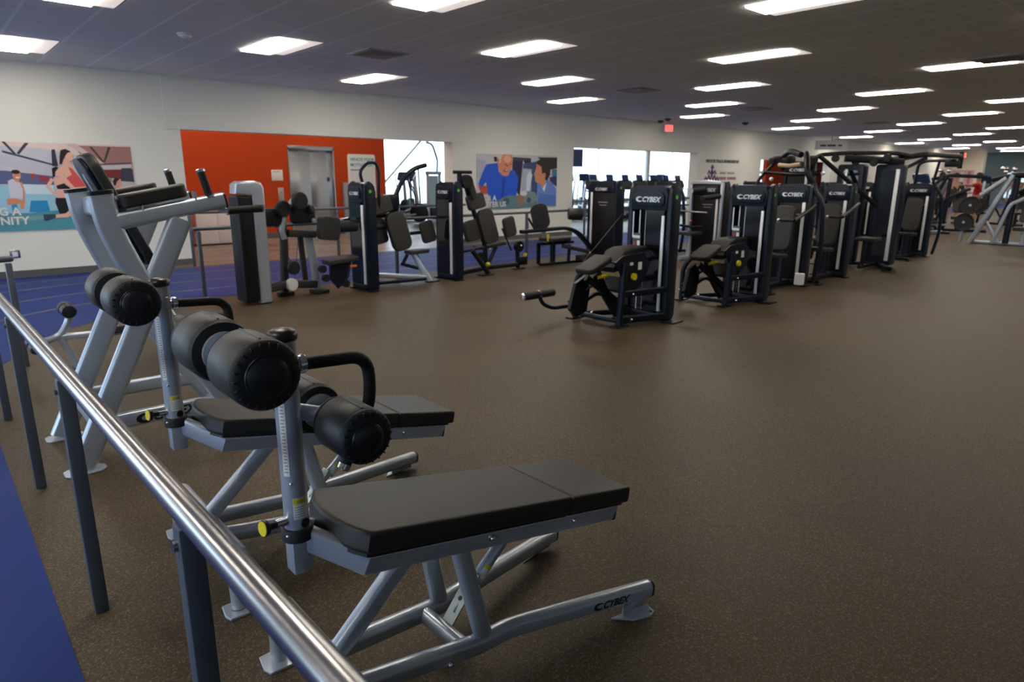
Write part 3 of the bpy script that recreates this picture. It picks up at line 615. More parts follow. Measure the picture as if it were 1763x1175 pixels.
# ------------------------------------------------------------------ adjustable sit-up benches (foreground)
BX, BY = .61, 1.5
def pad_roller(parent, x, z, y0, y1, org, r=.076):
    """one foam roller with stitched end ring and domed cap; y0 is the outer end"""
    s = 1 if y1 > y0 else -1; L_ = abs(y1 - y0)
    a = MB(); a.lathe([(0.012, r - .012), (.016, r - .004), (.022, r), (L_ - .022, r), (L_ - .016, r - .004), (L_ - .012, r - .014)], (x, y0, z), (0, s, 0), 36)
    a.tube([(x, y0 + s * .022, z + r), (x, y1 - s * .022, z + r)], .0025, seg=6)
    p = a.build('foam_roller', 'vinyl', parent, org)
    a = MB(); a.lathe([(-.004, r * .70), (0, r * .90), (.008, r * .985), (.016, r * .995), (.020, r * .97)], (x, y0, z), (0, s, 0), 36)
    for k in range(22):
        t = 2 * math.pi * k / 22; a.box((x + math.cos(t) * r * .85, y0 + s * .001, z + math.sin(t) * r * .85), (.012, .008, .004), Matrix.Rotation(-t, 3, 'Y'), .001, 1)
    a.build('end_ring', 'rubber', p, org)
    a = MB(); a.lathe([(-.002, r * .66), (-.006, r * .62), (-.005, r * .58), (-.010, r * .50), (-.0135, r * .34), (-.015, r * .1)], (x, y0, z), (0, s, 0), 36)
    a.build('domed_cap', 'plastic', p, org)
    a = MB(); a.lathe([(L_ - .016, r * .985), (L_ - .004, r * .93), (L_, r * .72)], (x, y0, z), (0, s, 0), 36); a.build('inner_ring', 'rubber', p, org)
    a = MB(); a.disc((x, y1 - s * .010, z), r * .66, (0, s, 0), .020, 28); a.build('inner_plate', 'silver', p, org)
def foot_plate(a, x, y, sx, sy, flip=1, w=.075, l=.13):
    o = [(0, 0), (l * .25, w), (l * .6, w * 1.15), (l, w * .5), (l * 1.05, 0)]
    a.prism([(px, py) for px, py in o], .008, frame((x, y, .0), (sx, 0, 0), (0, sy, 0)) if sx * sy > 0 else frame((x, y, .008), (sx, 0, 0), (0, sy, 0)), .002, 1)
def make_bench(label):
    og = (BX, BY, 0)
    t = thing('decline_bench', label, 'bench', og, 0, 'sit-up benches with foam rollers')
    zt = lambda x: .655 - .204 * (x - .72)          # top of the pad
    dirx = V((1, 0, -.204)).normalized(); nrm = V((.204, 0, 1)).normalized()
    # seat pad: front section with rounded nose and a tail section
    L_ = 1.075
    def P_(u, w): return (u, w)
    hw = .165; cut = .768
    nose = [(-.115, .035), (-.112, -.035), (-.095, -.085), (-.055, -.130), (.012, -hw)]
    front = nose + [(cut - .004, -hw), (cut - .004, hw)] + [(x, -y) for x, y in nose[::-1]]
    front = [(.024, hw), (.010, hw - .004), (-.012, .125), (-.028, .080), (-.036, .030), (-.036, -.030), (-.028, -.080), (-.012, -.125), (.010, -hw + .004), (.024, -hw), (cut - .003, -hw), (cut - .003, hw)]
    tail = [(cut + .003, hw), (cut + .003, -hw), (L_, -hw), (L_, hw)]
    top0 = V((.72, BY, zt(.72)))
    Mx = frame(top0 - nrm * .062, dirx, (0, 1, 0))
    a = MB(); a.prism(front, .062, Mx, .014, 4); p = a.build('seat_pad', 'vinyl', t, og)
    a = MB(); a.prism(tail, .060, Mx, .013, 4); a.build('tail_pad', 'vinyl', t, og)
    a = MB(); a.prism([(x * .985 + .004, y * .95) for x, y in front], .012, frame(top0 - nrm * .070, dirx, (0, 1, 0))); a.prism([(cut, .155), (cut, -.155), (L_ - .02, -.155), (L_ - .02, .155)], .012, frame(top0 - nrm * .070, dirx, (0, 1, 0)))
    a.build('pad_board', 'ink', t, og)
    # two frame rails under the pad, converging on the post
    for s in (-1, 1):
        a = MB(); zz = lambda x: zt(x) - .102
        a.tube([(BX + .02, BY + s * .012, zz(BX) + .038), (.735, BY + s * .122, zz(.735)), (1.72, BY + s * .128, zz(1.72))], prof=rrect(.034, .066, .010), caps=True)
        f = a.build('seat_rail', 'silver', t, og)
        a = MB()
        for x in (1.14, 1.50): a.ball((x, BY + s * .147, zz(x) + .004), .0075); a.disc((x, BY + s * .143, zz(x) + .004), .012, (0, s, 0), .003)
        a.build('bolt', 'chrome', f, og)
        a = MB(); a.tube([(1.718, BY + s * .128, zz(1.718)), (1.724, BY + s * .128, zz(1.724))], prof=rrect(.035, .067, .010)); a.build('end_cap', 'ink', f, og)
    # upright post
    a = MB(); a.lathe([(0, .0305), (.515, .0305)], (BX, BY, .625), (0, 0, 1), 36); p = a.build('upright_post', 'silver', t, og)
    a = MB(); a.lathe([(0, .030), (.004, .035), (.014, .036), (.022, .033), (.028, .024), (.031, .008)], (BX, BY, 1.138), (0, 0, 1), 32); a.build('post_cap', 'plastic', p, og)
    a = MB(); a.box((BX, BY, .578), (.052, .052, .105), bev=.006); a.build('lower_tube', 'silver', p, og)
    a = MB(); a.lathe([(0, .037), (.002, .040), (.030, .040), (.034, .037)], (BX, BY, .618), (0, 0, 1), 32); a.build('black_collar', 'rubber', p, og)
    # long instruction strip, yellow caution label, view hole
    def strip(z0, z1, a0, a1, r, off): 
        vs = []; fs = []; n = 6
        for z in (z0, z1):
            for i in range(n + 1):
                an = R(a0 + (a1 - a0) * i / n); vs.append((BX + math.cos(an) * (r + off), BY + math.sin(an) * (r + off), z))
        return vs, [(i, i + 1, n + 2 + i, n + 1 + i) for i in range(n)]
    a = MB(); a.add(*strip(.80, 1.06, -156, -126, .0305, .0006)); a.build('instruction_strip', 'white', p, og)
    a = MB(); a.add(*strip(1.035, 1.058, -155, -127, .0305, .0010)); a.build('strip_heading', 'brown', p, og)
    a = MB()
    for k in range(26): a.add(*strip(.81 + k * .0085, .813 + k * .0085, -151 + (k % 3) * 2, -131 - (k % 2) * 3, .0305, .0010))
    a.build('strip_print', 'labelgrey', p, og)
    a = MB(); a.add(*strip(.682, .740, -125, -55, .0305, .0006)); a.build('caution_label', 'white', p, og)
    a = MB(); a.add(*strip(.722, .738, -122, -58, .0305, .0010)); a.build('caution_band', 'yellow', p, og)
    a = MB()
    for k in range(5): a.add(*strip(.688 + k * .0065, .690 + k * .0065, -120, -64 - (k % 2) * 8, .0305, .0010))
    for k in range(7): a.add(*strip(.726, .734, -106 + k * 6, -102.5 + k * 6, .0305, .0014))
    a.build('label_print', 'labelgrey', p, og)
    a = MB(); a.disc((BX + math.cos(R(-72)) * .029, BY + math.sin(R(-72)) * .029, .667), .0125, (math.cos(R(-72)), math.sin(R(-72)), 0), .003, 20); a.build('view_hole', 'ink', p, og)
    a = MB(); a.ball((BX - .018, BY - .026, .78), .004); a.ball((BX - .034, BY - .020, .640), .005); a.ball((BX + .012, BY - .03, 1.10), .004); a.build('screw', 'chrome', p, og)
    # pull pin with yellow face
    kd = V((-.98, -.16, .1)).normalized(); k0 = V((BX, BY, .672))
    a = MB(); a.lathe([(.026, .0115), (.060, .0115)], k0, kd); k = a.build('pull_pin', 'chrome', t, og)
    a = MB(); a.lathe([(.058, .0095), (.078, .010), (.084, .020), (.090, .0215), (.094, .020)], k0, kd); a.build('pin_knob', 'plastic', k, og)
    a = MB(); a.lathe([(.0935, .0185), (.096, .0185)], k0, kd); a.build('yellow_cap', 'yellow', k, og)
    # rollers
    for (rx, rz, nm, r) in ((.49, 1.12, 'upper', .076), (.712, .925, 'lower', .068)):
        a = MB()
        if nm == 'upper': a.tube([(BX - .02, BY, 1.075), (rx, BY, rz)], .019, seg=18)
        else: a.tube([(BX + .02, BY, .955), (rx, BY, rz)], .021, seg=18)
        a.tube([(rx, BY - .15, rz), (rx, BY + .15, rz)], .019, seg=18)
        b_ = a.build('roller_arm', 'silver', t, og)
        for s in (-1, 1): pad_roller(b_, rx, rz, BY + s * .205, BY + s * .046, og, r)
    # grab handle
    hp = [(BX + .045, BY, 1.072), (.835, BY, 1.062), (.838, BY, .93), (.752, BY, .775)]
    a = MB(); a.tube(hp, .0165, fil=.055, seg=16); h = a.build('grab_handle', 'rubber', t, og)
    a = MB(); a.lathe([(0, .012), (.002, .022), (.010, .024), (.018, .022), (.020, .014)], (BX + .032, BY, 1.073), (1, 0, -.05)); a.disc((BX + .024, BY, 1.073), .012, (1, 0, -.05), .03); a.build('handle_collar', 'chrome', h, og)
    d = V((.752 - .838, 0, .775 - .93)).normalized(); a = MB(); a.lathe([(-.004, .0175), (.010, .0175), (.014, .013)], (.752, BY, .775), d); a.build('handle_end', 'chrome', h, og)
    # base frame
    a = MB(); a.tube([(.675, BY - .335, .185), (.675, BY + .335, .185)], prof=rrect(.072, .095, .033, 6), up=(.2, 0, 1)); c = a.build('cross_tube', 'silver', t, og)
    for s in (-1, 1):
        a = MB(); a.tube([(.655, BY + s * .335, .185), (.655, BY + s * .35, .012)], .024, seg=16)
        a.prism([(-.055, -.02), (-.045, -.05), (.03, -.055), (.085, -.02), (.085, .02), (.03, .05), (-.045, .045)], .010, Matrix.Translation((.655, BY + s * .35, 0)), .003)
        f = a.build('front_foot', 'silver', t, og)
        a = MB(); a.disc((.72, BY + s * .35, .0098), .007, (0, 0, 1), .0012, 12); a.build('bolt_hole', 'ink', f, og)
    for s in (-1, 1):
        a = MB(); pts = [V((.70, BY + s * .085, .165)), V((1.12, BY + s * .120, .105)), V((1.215, BY + s * .128, .112)), V((1.80, BY + s * .248, .056))]
        a.tube(fillet(pts, .05), prof=rrect(.052, .062, .022, 5)); f = a.build('base_rail', 'silver', t, og)
        e = V((1.80, BY + s * .248, .056)); dd = (pts[3] - pts[2]).normalized()
        a = MB(); a.tube([e - dd * .001, e + dd * .008], prof=rrect(.054, .064, .023, 5)); a.build('end_cap', 'ink', f, og)
        a = MB(); o = [(-.085, 0), (-.02, .048), (.05, .060), (.075, .045), (.080, .005), (.075, 0)]
        e2 = V((1.70, BY + s * .245, 0)); Mf = frame(e2 + V((0, 0, 0 if s > 0 else .009)), (dd.x, dd.y, 0), (0, s, 0))
        a.prism(o, .009, Mf, .002, 1); a.box((1.72, BY + s * .245, .022), (.12, .006, .03)); a.build('rear_foot', 'silver', f, og)
        a = MB(); q = e2 + V((dd.x, dd.y, 0)) * .052 + V((0, s * .045, .0088)); a.disc(q, .006, (0, 0, 1), .0012, 12); a.build('bolt_hole', 'ink', f, og)
        a = MB(); a.ball((.98, BY + s * .142, .112), .0075); a.disc((.98, BY + s * .137, .112), .012, (0, s, 0), .004); a.build('bolt', 'chrome', f, og)
        if s < 0:
            org = pts[2].lerp(pts[3], .60) + V((0, -.0262, -.012)); Mt = frame(org, dd, (0, 0, 1)); a = MB(); logo(a, Mt, .036, .0006); a.build('maker_lettering', 'ink', f, og)
    # inclined struts and cross bar
    a = MB(); a.tube([(.70, BY, .23), (1.005, BY, .505)], prof=rrect(.058, .045, .014), up=(0, 1, 0)); a.build('front_strut', 'silver', t, og)
    for s in (-1, 1):
        a = MB(); a.tube([(1.125, BY + s * .118, .125), (1.045, BY + s * .090, .50)], prof=rrect(.042, .060, .019, 5), up=(1, 0, 0)); a.build('rear_upright', 'silver', t, og)
    a = MB(); a.tube([(1.055, BY - .112, .115), (1.055, BY + .112, .115)], .026, seg=20); a.build('cross_bar', 'silver', t, og)
    a = MB(); a.tube([(1.045, BY - .13, .50), (1.045, BY + .13, .50)], .020, seg=16); a.build('pivot_tube', 'ink', t, og)
    for s in (-1, 1): a = MB(); a.lathe([(0, .024), (.012, .027), (.02, .024)], (1.045, BY + s * .058, .50), (0, s, 0)); a.build('pivot_ring', 'chrome', t, og)
    a = MB(); Mq = frame((1.07, BY - .022, .125), (.115, 0, .135), (0, 1, 0)); a.box((.085, .022, .0), (.19, .050, .006)); a.v = [tuple(Mq @ V(p)) for p in a.v]; q = a.build('zinc_plate', 'zinc', t, og)
    a = MB(); hh = Mq @ V((.09, .022, .003)); a.disc(hh - (Mq.to_3x3() @ V((0, 0, .001))), .008, Mq.to_3x3() @ V((0, 0, 1)), .002, 16); a.disc(hh - (Mq.to_3x3() @ V((0, 0, .0065))), .008, Mq.to_3x3() @ V((0, 0, 1)), .002, 16); a.build('plate_hole', 'ink', q, og)
    a = MB(); a.tube([(1.19, BY, .235), (1.42, BY, .435)], .021, seg=18); a.tube([(1.10, BY, .155), (1.21, BY, .25)], .012, seg=12); g = a.build('adjusting_strut', 'silver', t, og)
    a = MB(); sd = V((.23, 0, .20)).normalized(); sn = sd.cross(V((0, 1, 0)))
    def wrap(d0, d1, a0, a1, off):
        vs = []; fs = []; n = 5
        for d_ in (d0, d1):
            for i in range(n + 1):
                an = R(a0 + (a1 - a0) * i / n); vs.append(V((1.19, BY, .235)) + sd * d_ + V((0, -1, 0)) * math.cos(an) * (.021 + off) + sn * math.sin(an) * (.021 + off) * -1)
        return vs, [(i, i + 1, n + 2 + i, n + 1 + i) for i in range(n)]
    a.add(*wrap(.012, .060, -50, 55, .0006)); a.build('caution_label', 'white', g, og)
    a = MB(); a.add(*wrap(.048, .060, -50, 55, .0011)); a.build('caution_band', 'yellow', g, og)
    a = MB(); a.prism([(0, 0), (.17, -.02), (.16, -.09), (.07, -.10)], .006, frame((1.07, BY + .03, .50), (1, 0, -.2), (0, 0, 1))); a.build('hinge_plate', 'silver', t, og)
    return t
bench = make_bench('black padded sit-up bench nearest the camera, with yellow pull knob on its post')
b2 = copy_tree(bench); b2.location.y += 1.045; b2['label'] = 'second black padded sit-up bench, just behind the nearest one'

# ------------------------------------------------------------------ vertical knee raise station
og = (.9, 4.19, 0)
t = thing('knee_raise_station', 'tall silver knee raise station with arm pads and black grips, behind the benches', 'exercise station', og)
ov = rrect(.052, .118, .024, 5)
for s in (-1, 1):
    Y = 4.19 + s * .31; Yt = 4.19 + s * .345
    a = MB(); a.tube([(.455, Y, .012), (1.075, Y, 1.29)], prof=ov, up=(1, 0, 0)); 
    a.prism([(-.09, -.035), (-.07, -.055), (.07, -.055), (.10, -.02), (.10, .02), (.07, .055), (-.07, .055), (-.09, .035)], .010, Matrix.Translation((.465, Y, 0)), .003)
    a.build('front_leg', 'silver', t, og)
    a = MB(); pts = spline([(.715, Y + s * .0, 1.425), (.735, Y, 1.27), (.80, Y, 1.07), (.885, Y, .87), (1.02, Y, .60), (1.20, Y, .27), (1.31, Y, .075)], 5)
    a.tube(pts, prof=ov, up=(1, 0, 0)); c = a.build('curved_upright', 'silver', t, og)
    a = MB(); d = (pts[0] - pts[1]).normalized(); a.tube([pts[0] - d * .004, pts[0] + d * .008, pts[0] + d * .016], prof=rrect(.056, .122, .026, 5), up=(1, 0, 0)); a.build('upright_cap', 'plastic', c, og)
    a = MB(); a.tube([(.57, Y, .235), (1.06, Y, .235), (1.22, Y, .215)], prof=rrect(.045, .085, .018), fil=.05); r_ = a.build('base_rail', 'silver', t, og)
    if s < 0:
        Mt = frame((.80, Y - .0235, .208), (1, 0, 0), (0, 0, 1)); a = MB(); logo(a, Mt, .072, .001); a.build('maker_lettering', 'ink', r_, og)
    # arm
    Ya = 4.19 + s * .31
    a = MB(); a.tube([(.775, Ya, 1.285), (1.31, Ya, 1.385)], prof=rrect(.055, .085, .022, 5)); arm = a.build('support_arm', 'silver', t, og)
    a = MB(); a.tube([(1.308, Ya, 1.3845), (1.318, Ya, 1.3865)], prof=rrect(.057, .088, .024, 5)); a.build('arm_cap', 'plastic', arm, og)
    # elbow pad
    d = V((.535, 0, .10)).normalized(); n_ = V((-.10, 0, .535)).normalized()
    o = V((.80, Ya, 1.335)) + n_ * .015; Yp = Ya - s * .03
    a = MB(); a.prism(rrect(.34, .12, .05, 6), .07, frame(V((.965, Yp, 1.365)) + n_ * .012, d, (0, 1, 0)), .014, 4); a.build('elbow_pad', 'vinyl', t, og)
    a = MB()
    for u in (.13, .40): q = V((.775, Ya - s * .0, 1.285)) + d * u; a.box(q + n_ * .05, (.008, .05, .05))
    a.build('pad_bracket', 'silver', arm, og)
    # upright grip
    a = MB(); a.tube([(1.235, Ya, 1.41), (1.205, Ya, 1.535)], .021, seg=16); g = a.build('upright_grip', 'rubber', t, og)
    gd = V((-.03, 0, .125)).normalized()
    a = MB(); a.lathe([(0, .016), (.002, .0225), (.014, .0225), (.018, .014)], (1.205, Ya, 1.535), gd); a.lathe([(0, .031), (.006, .031), (.010, .022)], (1.237, Ya, 1.405), gd); a.build('grip_end', 'chrome', g, og)
    # dip grip
    a = MB(); a.tube([(1.27, Ya, 1.345), (1.295, Ya - 0 * s, 1.325), (1.33, Ya, 1.325)], .0125, fil=.02); g = a.build('dip_bracket', 'silver', t, og)
    a = MB(); a.tube([(1.325, Ya, 1.325), (1.52, Ya, 1.333)], .022, seg=16); a.build('dip_grip', 'rubber', g, og)
    a = MB(); a.lathe([(0, .026), (.008, .026)], (1.318, Ya, 1.325), (1, 0, .04)); a.lathe([(0, .0235), (.010, .0235), (.014, .014)], (1.516, Ya, 1.333), (1, 0, .04)); a.build('grip_end', 'chrome', g, og)
a = MB(); a.tube([(.76, 3.9, 1.345), (.76, 4.48, 1.345)], prof=rrect(.06, .10, .022, 5)); a.build('top_cross_tube', 'silver', t, og)
for x_, z_ in ((.90, .86), (.56, .23), (1.30, .075)): a = MB(); a.tube([(x_, 3.9, z_), (x_, 4.48, z_)], prof=rrect(.05, .08, .02, 5)); a.build('lower_cross_tube', 'silver', t, og)
a = MB(); a.ball((.80, 4.0, 1.30), .012); a.ball((.80, 4.38, 1.30), .012); a.build('bolt', 'chrome', t, og)
bd = V((.9 - .665, 0, 1.03 - 1.60)).normalized(); bn = V((-bd.z, 0, bd.x)) * -1
Mb = frame(V((.70, 4.19, 1.595)) + bd * .30, (0, 1, 0), -bd)
nz = Mb.to_3x3() @ V((0, 0, 1)); sgn = 1 if nz.x > 0 else -1
a = MB(); a.prism(rrect(.27, .64, .09, 7), .055, Mb @ Matrix.Translation((0, 0, 0 if sgn > 0 else -.055)), .016, 4); a.build('back_pad', 'vinyl', t, og)
a = MB(); a.prism(rrect(.25, .62, .085, 7), .02, Mb @ Matrix.Translation((0, 0, -.022 if sgn > 0 else .002)), .006, 2); bb = a.build('back_board', 'navy', t, og)
a = MB(); a.prism(rrect(.05, .22, .024, 6), .004, Mb @ Matrix.Translation((0, .12, -.0255 if sgn > 0 else .0215)), .001, 1); a.build('board_plate', 'silver', bb, og)
a = MB(); a.box((.66, 4.03, .16), (.09, .004, .12), Matrix.Rotation(R(25), 3, 'Y')); a.build('data_label', 'white', t, og)

# ------------------------------------------------------------------ low bench with small rollers behind it
og = (.95, 6.0, 0)
t = thing('flat_bench', 'low silver-framed bench with small rollers on a curved tube, by the blue track', 'bench', og)
a = MB(); a.tube(spline([(.50, 5.95, .30), (.60, 5.95, .295), (.70, 5.95, .33), (.765, 5.95, .43), (.765, 5.95, .50)], 6), .026, seg=16); h = a.build('curved_tube', 'silver', t, og)
for s in (-1, 1):
    a = MB(); c0 = V((.765, 5.95, .515)); a.lathe([(.012, .040), (.016, .050), (.10, .052), (.108, .047)], c0, (0, s, 0), 24); r_ = a.build('small_roller', 'vinyl', h, og)
    a = MB(); a.lathe([(.106, .049), (.116, .046), (.120, .03)], c0, (0, s, 0), 24); a.build('roller_cap', 'plastic', r_, og)
    a = MB(); a.lathe([(.03, .035), (.16, .035), (.165, .03)], (.52, 5.95, .27), (0, s, 0), 20); a.build('lower_roller', 'vinyl', t, og)
a = MB(); a.tube([(.52, 5.80, .27), (.52, 6.10, .27)], .014); a.build('roller_axle', 'silver', t, og)
a = MB(); a.tube([(.70, 5.95, .31), (1.75, 5.95, .27)], prof=rrect(.05, .05, .018)); a.build('bench_rail', 'silver', t, og)
a = MB(); a.tube([(.70, 5.95, .30), (.80, 5.95, .02)], .026); a.tube([(.66, 5.70, .03), (.66, 6.20, .03)], .024) if 0 else a.tube([(.80, 5.70, .03), (.80, 6.20, .03)], .024); a.build('front_leg', 'silver', t, og)
a = MB(); a.tube([(1.70, 5.95, .27), (1.70, 5.95, .02)], .026); a.tube([(1.70, 5.70, .03), (1.70, 6.20, .03)], .024); a.build('rear_leg', 'silver', t, og)
a = MB(); a.prism(rrect(.95, .27, .04), .06, Matrix.Translation((1.42, 5.95, .305)), .014, 3); a.build('bench_pad', 'vinylgrey', t, og)
a = MB(); a.ball((1.12, 5.92, .295), .012); a.ball((1.28, 5.92, .29), .012); a.build('bolt', 'chrome', t, og)
# ------------------------------------------------------------------ weight-stack towers and the machines beside them
def yz(x): return frame((x, 0, 0), (0, -1, 0), (0, 0, 1))     # local x = -Y (right in the picture), local y = Z, local z = -X (towards the viewer)
def tower(t, fx, yc, w, h, og, style='open', dep=.20, m='navy', sticker=True, strip='aluminium'):
    def F(x=0): return frame((fx - x, yc, 0), (0, -1, 0), (0, 0, 1))
    hw = w / 2
    # outer shell: arch profile in side view (depth x height), extruded over the width at each side
    def side(y0, wd):
        o = [(0, .03), (.03, .0), (dep - .04, .0), (dep, .04), (dep, h - .14), (dep - .02, h - .06), (dep - .07, h - .015), (dep * .5, h), (.05, h - .01), (.01, h - .05), (0, h - .12)]
        a = MB(); a.prism(o, wd, frame((fx, y0 + wd, .02), (1, 0, 0), (0, 0, 1)), .012, 2); return a
    for s in (-1, 1):
        y0 = yc - hw if s < 0 else yc + hw - .055
        sd = side(y0, .055).build('side_shroud', m, t, og)
        if s < 0 and sticker: a = MB(); a.disc((fx + dep * .5, y0 - .001, h - .11), .022, (0, -1, 0), .002, 16); a.build('green_sticker', 'green', sd, og)
    a = MB(); ch = .25 if style != 'solid' else .20
    o = [(-hw + .05, h - ch), (hw - .05, h - ch), (hw - .045, h - .08), (hw - .075, h - .015), (hw - .12, h + .005), (-hw + .12, h + .005), (-hw + .075, h - .015), (-hw + .045, h - .08)]
    a.prism(o, dep + .02, F(.012) @ Matrix.Translation((0, 0, -dep - .02)), .015, 2); cap = a.build('top_housing', m, t, og)
    a = MB(); bw, bh = (w - .13, .155) if style != 'solid' else (w * .55, .10)
    a.prism(rrect(bw, bh, bh * .42, 6), .022, F(.010) @ Matrix.Translation((-.01, h - .135, 0)), .006, 2); bd = a.build('badge', 'plastic' if m != 'navy' else 'navy', cap, og)
    a = MB(); ls = bw * .17; logo(a, F(.0335) @ Matrix.Translation((-bw * .20, h - .135 - ls * .36, 0)), ls, .0012)
    a.build('maker_lettering', 'silverink', bd, og)
    zb = .10; zt_ = h - ch
    a = MB(); a.box((fx + dep - .03, yc, (zb + zt_) / 2), (.02, w - .1, zt_ - zb)); a.build('rear_cover', 'blackpaint', t, og)
    a = MB(); a.box((fx + dep * .5, yc, .055), (dep + .03, w - .06, .075), bev=.012); a.build('tower_base', m, t, og)
    for s in (-1, 1):
        a = MB(); a.box((fx + dep * .3, yc + s * (hw + .01), .010), (.16, .08, .016), bev=.004); a.build('foot_plate', 'blackpaint', t, og)
    if style == 'open':
        a = MB(); a.box((fx + .012, yc - hw * .16 - .03, (zb + zt_) / 2), (.012, w * .42, zt_ - zb)); a.build('front_panel', 'window', t, og)
        for dy in (.135, .055): a = MB(); a.tube([(fx + .03, yc + dy, .09), (fx + .03, yc + dy, zt_ + .02)], .008, seg=10); a.build('guide_rod', strip, t, og)
        a = MB(); a.box((fx + .004, yc - hw + .095, (zb + zt_) / 2 - .02), (.02, .036, zt_ - zb - .06), bev=.004); a.build('silver_trim', strip, t, og)
        a = MB(); a.box((fx + .008, yc + hw - .075, zt_ - .16), (.012, .012, .28)); a.build('silver_trim', strip, t, og)
        a = MB()
        for k in range(16): a.box((fx + .09, yc + .095, .12 + k * .034), (.11, .26, .030), bev=.003, seg=1)
        ws = a.build('weight_stack', 'stack', t, og)
        a = MB(); a.ball((fx + .02, yc + .115, .46), .018); a.ball((fx + .02, yc + .095, .26), .016); a.build('selector_pin', 'yellow', ws, og)
        a = MB(); a.box((fx + .010, yc + hw - .125, zt_ - .40), (.008, .11, .30), bev=.002); pl = a.build('instruction_placard', 'placard', t, og)
        a = MB(); a.box((fx + .005, yc + hw - .125, zt_ - .29), (.002, .09, .03)); a.box((fx + .005, yc + hw - .10, zt_ - .50), (.002, .035, .03)); a.build('placard_print', 'silverink', pl, og)
        a = MB(); a.box((fx + .005, yc + hw - .10, zt_ - .38), (.002, .022, .07)); a.build('red_figure', 'red', pl, og)
        a = MB(); a.box((fx + .005, yc + hw - .155, zt_ - .38), (.002, .035, .10), bev=.0005); a.build('pale_figure', 'white', pl, og)
    elif style == 'window':
        a = MB(); a.box((fx + .004, yc + .035, (zb + zt_) / 2), (.010, w - .17, zt_ - zb)); a.build('front_window', 'window', t, og)
        a = MB(); a.box((fx + .002, yc - hw + .085, (zb + zt_) / 2 - .02), (.018, .052, zt_ - zb - .03), bev=.005); a.build('silver_trim', strip, t, og)
        a = MB(); a.box((fx + .006, yc + hw - .050, (zb + zt_) / 2), (.010, .008, zt_ - zb)); a.build('silver_trim', strip, t, og)
        a = MB()
        for k in range(18): a.box((fx + .07, yc + .03, .12 + k * .03), (.08, w - .22, .026), bev=.003, seg=1)
        a.build('weight_stack', 'stack', t, og)
    else:
        a = MB(); a.box((fx + .004, yc - .02, (zb + zt_) / 2), (.012, w - .12, zt_ - zb), bev=.003); p = a.build('front_panel', 'blackpaint', t, og)
        a = MB(); a.box((fx - .004, yc + (hw - .095 if style == 'solid' else -hw + .1), (zb + zt_) / 2 + .02), (.016, .045, zt_ - zb - .02), bev=.004); a.build('silver_trim', strip, t, og)
        a = MB(); a.box((fx - .004, yc - .03, zt_ - .16), (.003, .22, .016)); a.box((fx - .004, yc - .03, zt_ - .21), (.003, .16, .012)); a.build('panel_print', 'labelgrey', p, og)
def padbox(t, c, sx, sy, th, ax, ay, og, name='seat_pad', m='vinylgrey', r=.05, bev=.016):
    """rounded upholstered pad centred at c, spanned by directions ax, ay"""
    Mx = frame(c, ax, ay) @ Matrix.Translation((0, 0, -th / 2)); a = MB(); a.prism(rrect(sx, sy, r, 6), th, Mx, bev, 3); return a.build(name, m, t, og)
def bar(t, pts, w, h, og, name='frame_tube', m='navy', fil=.05, up=(0, 0, 1), r=None):
    a = MB(); 
    if r: a.tube(pts, r, fil=fil, seg=14, up=up)
    else: a.tube(pts, prof=rrect(w, h, min(w, h) * .3), fil=fil, up=up)
    return a.build(name, m, t, og)
def foot(t, x, y, og, sx=.16, sy=.07): a = MB(); a.box((x, y, .009), (sx, sy, .016), bev=.005); return a.build('foot_plate', 'blackpaint', t, og)

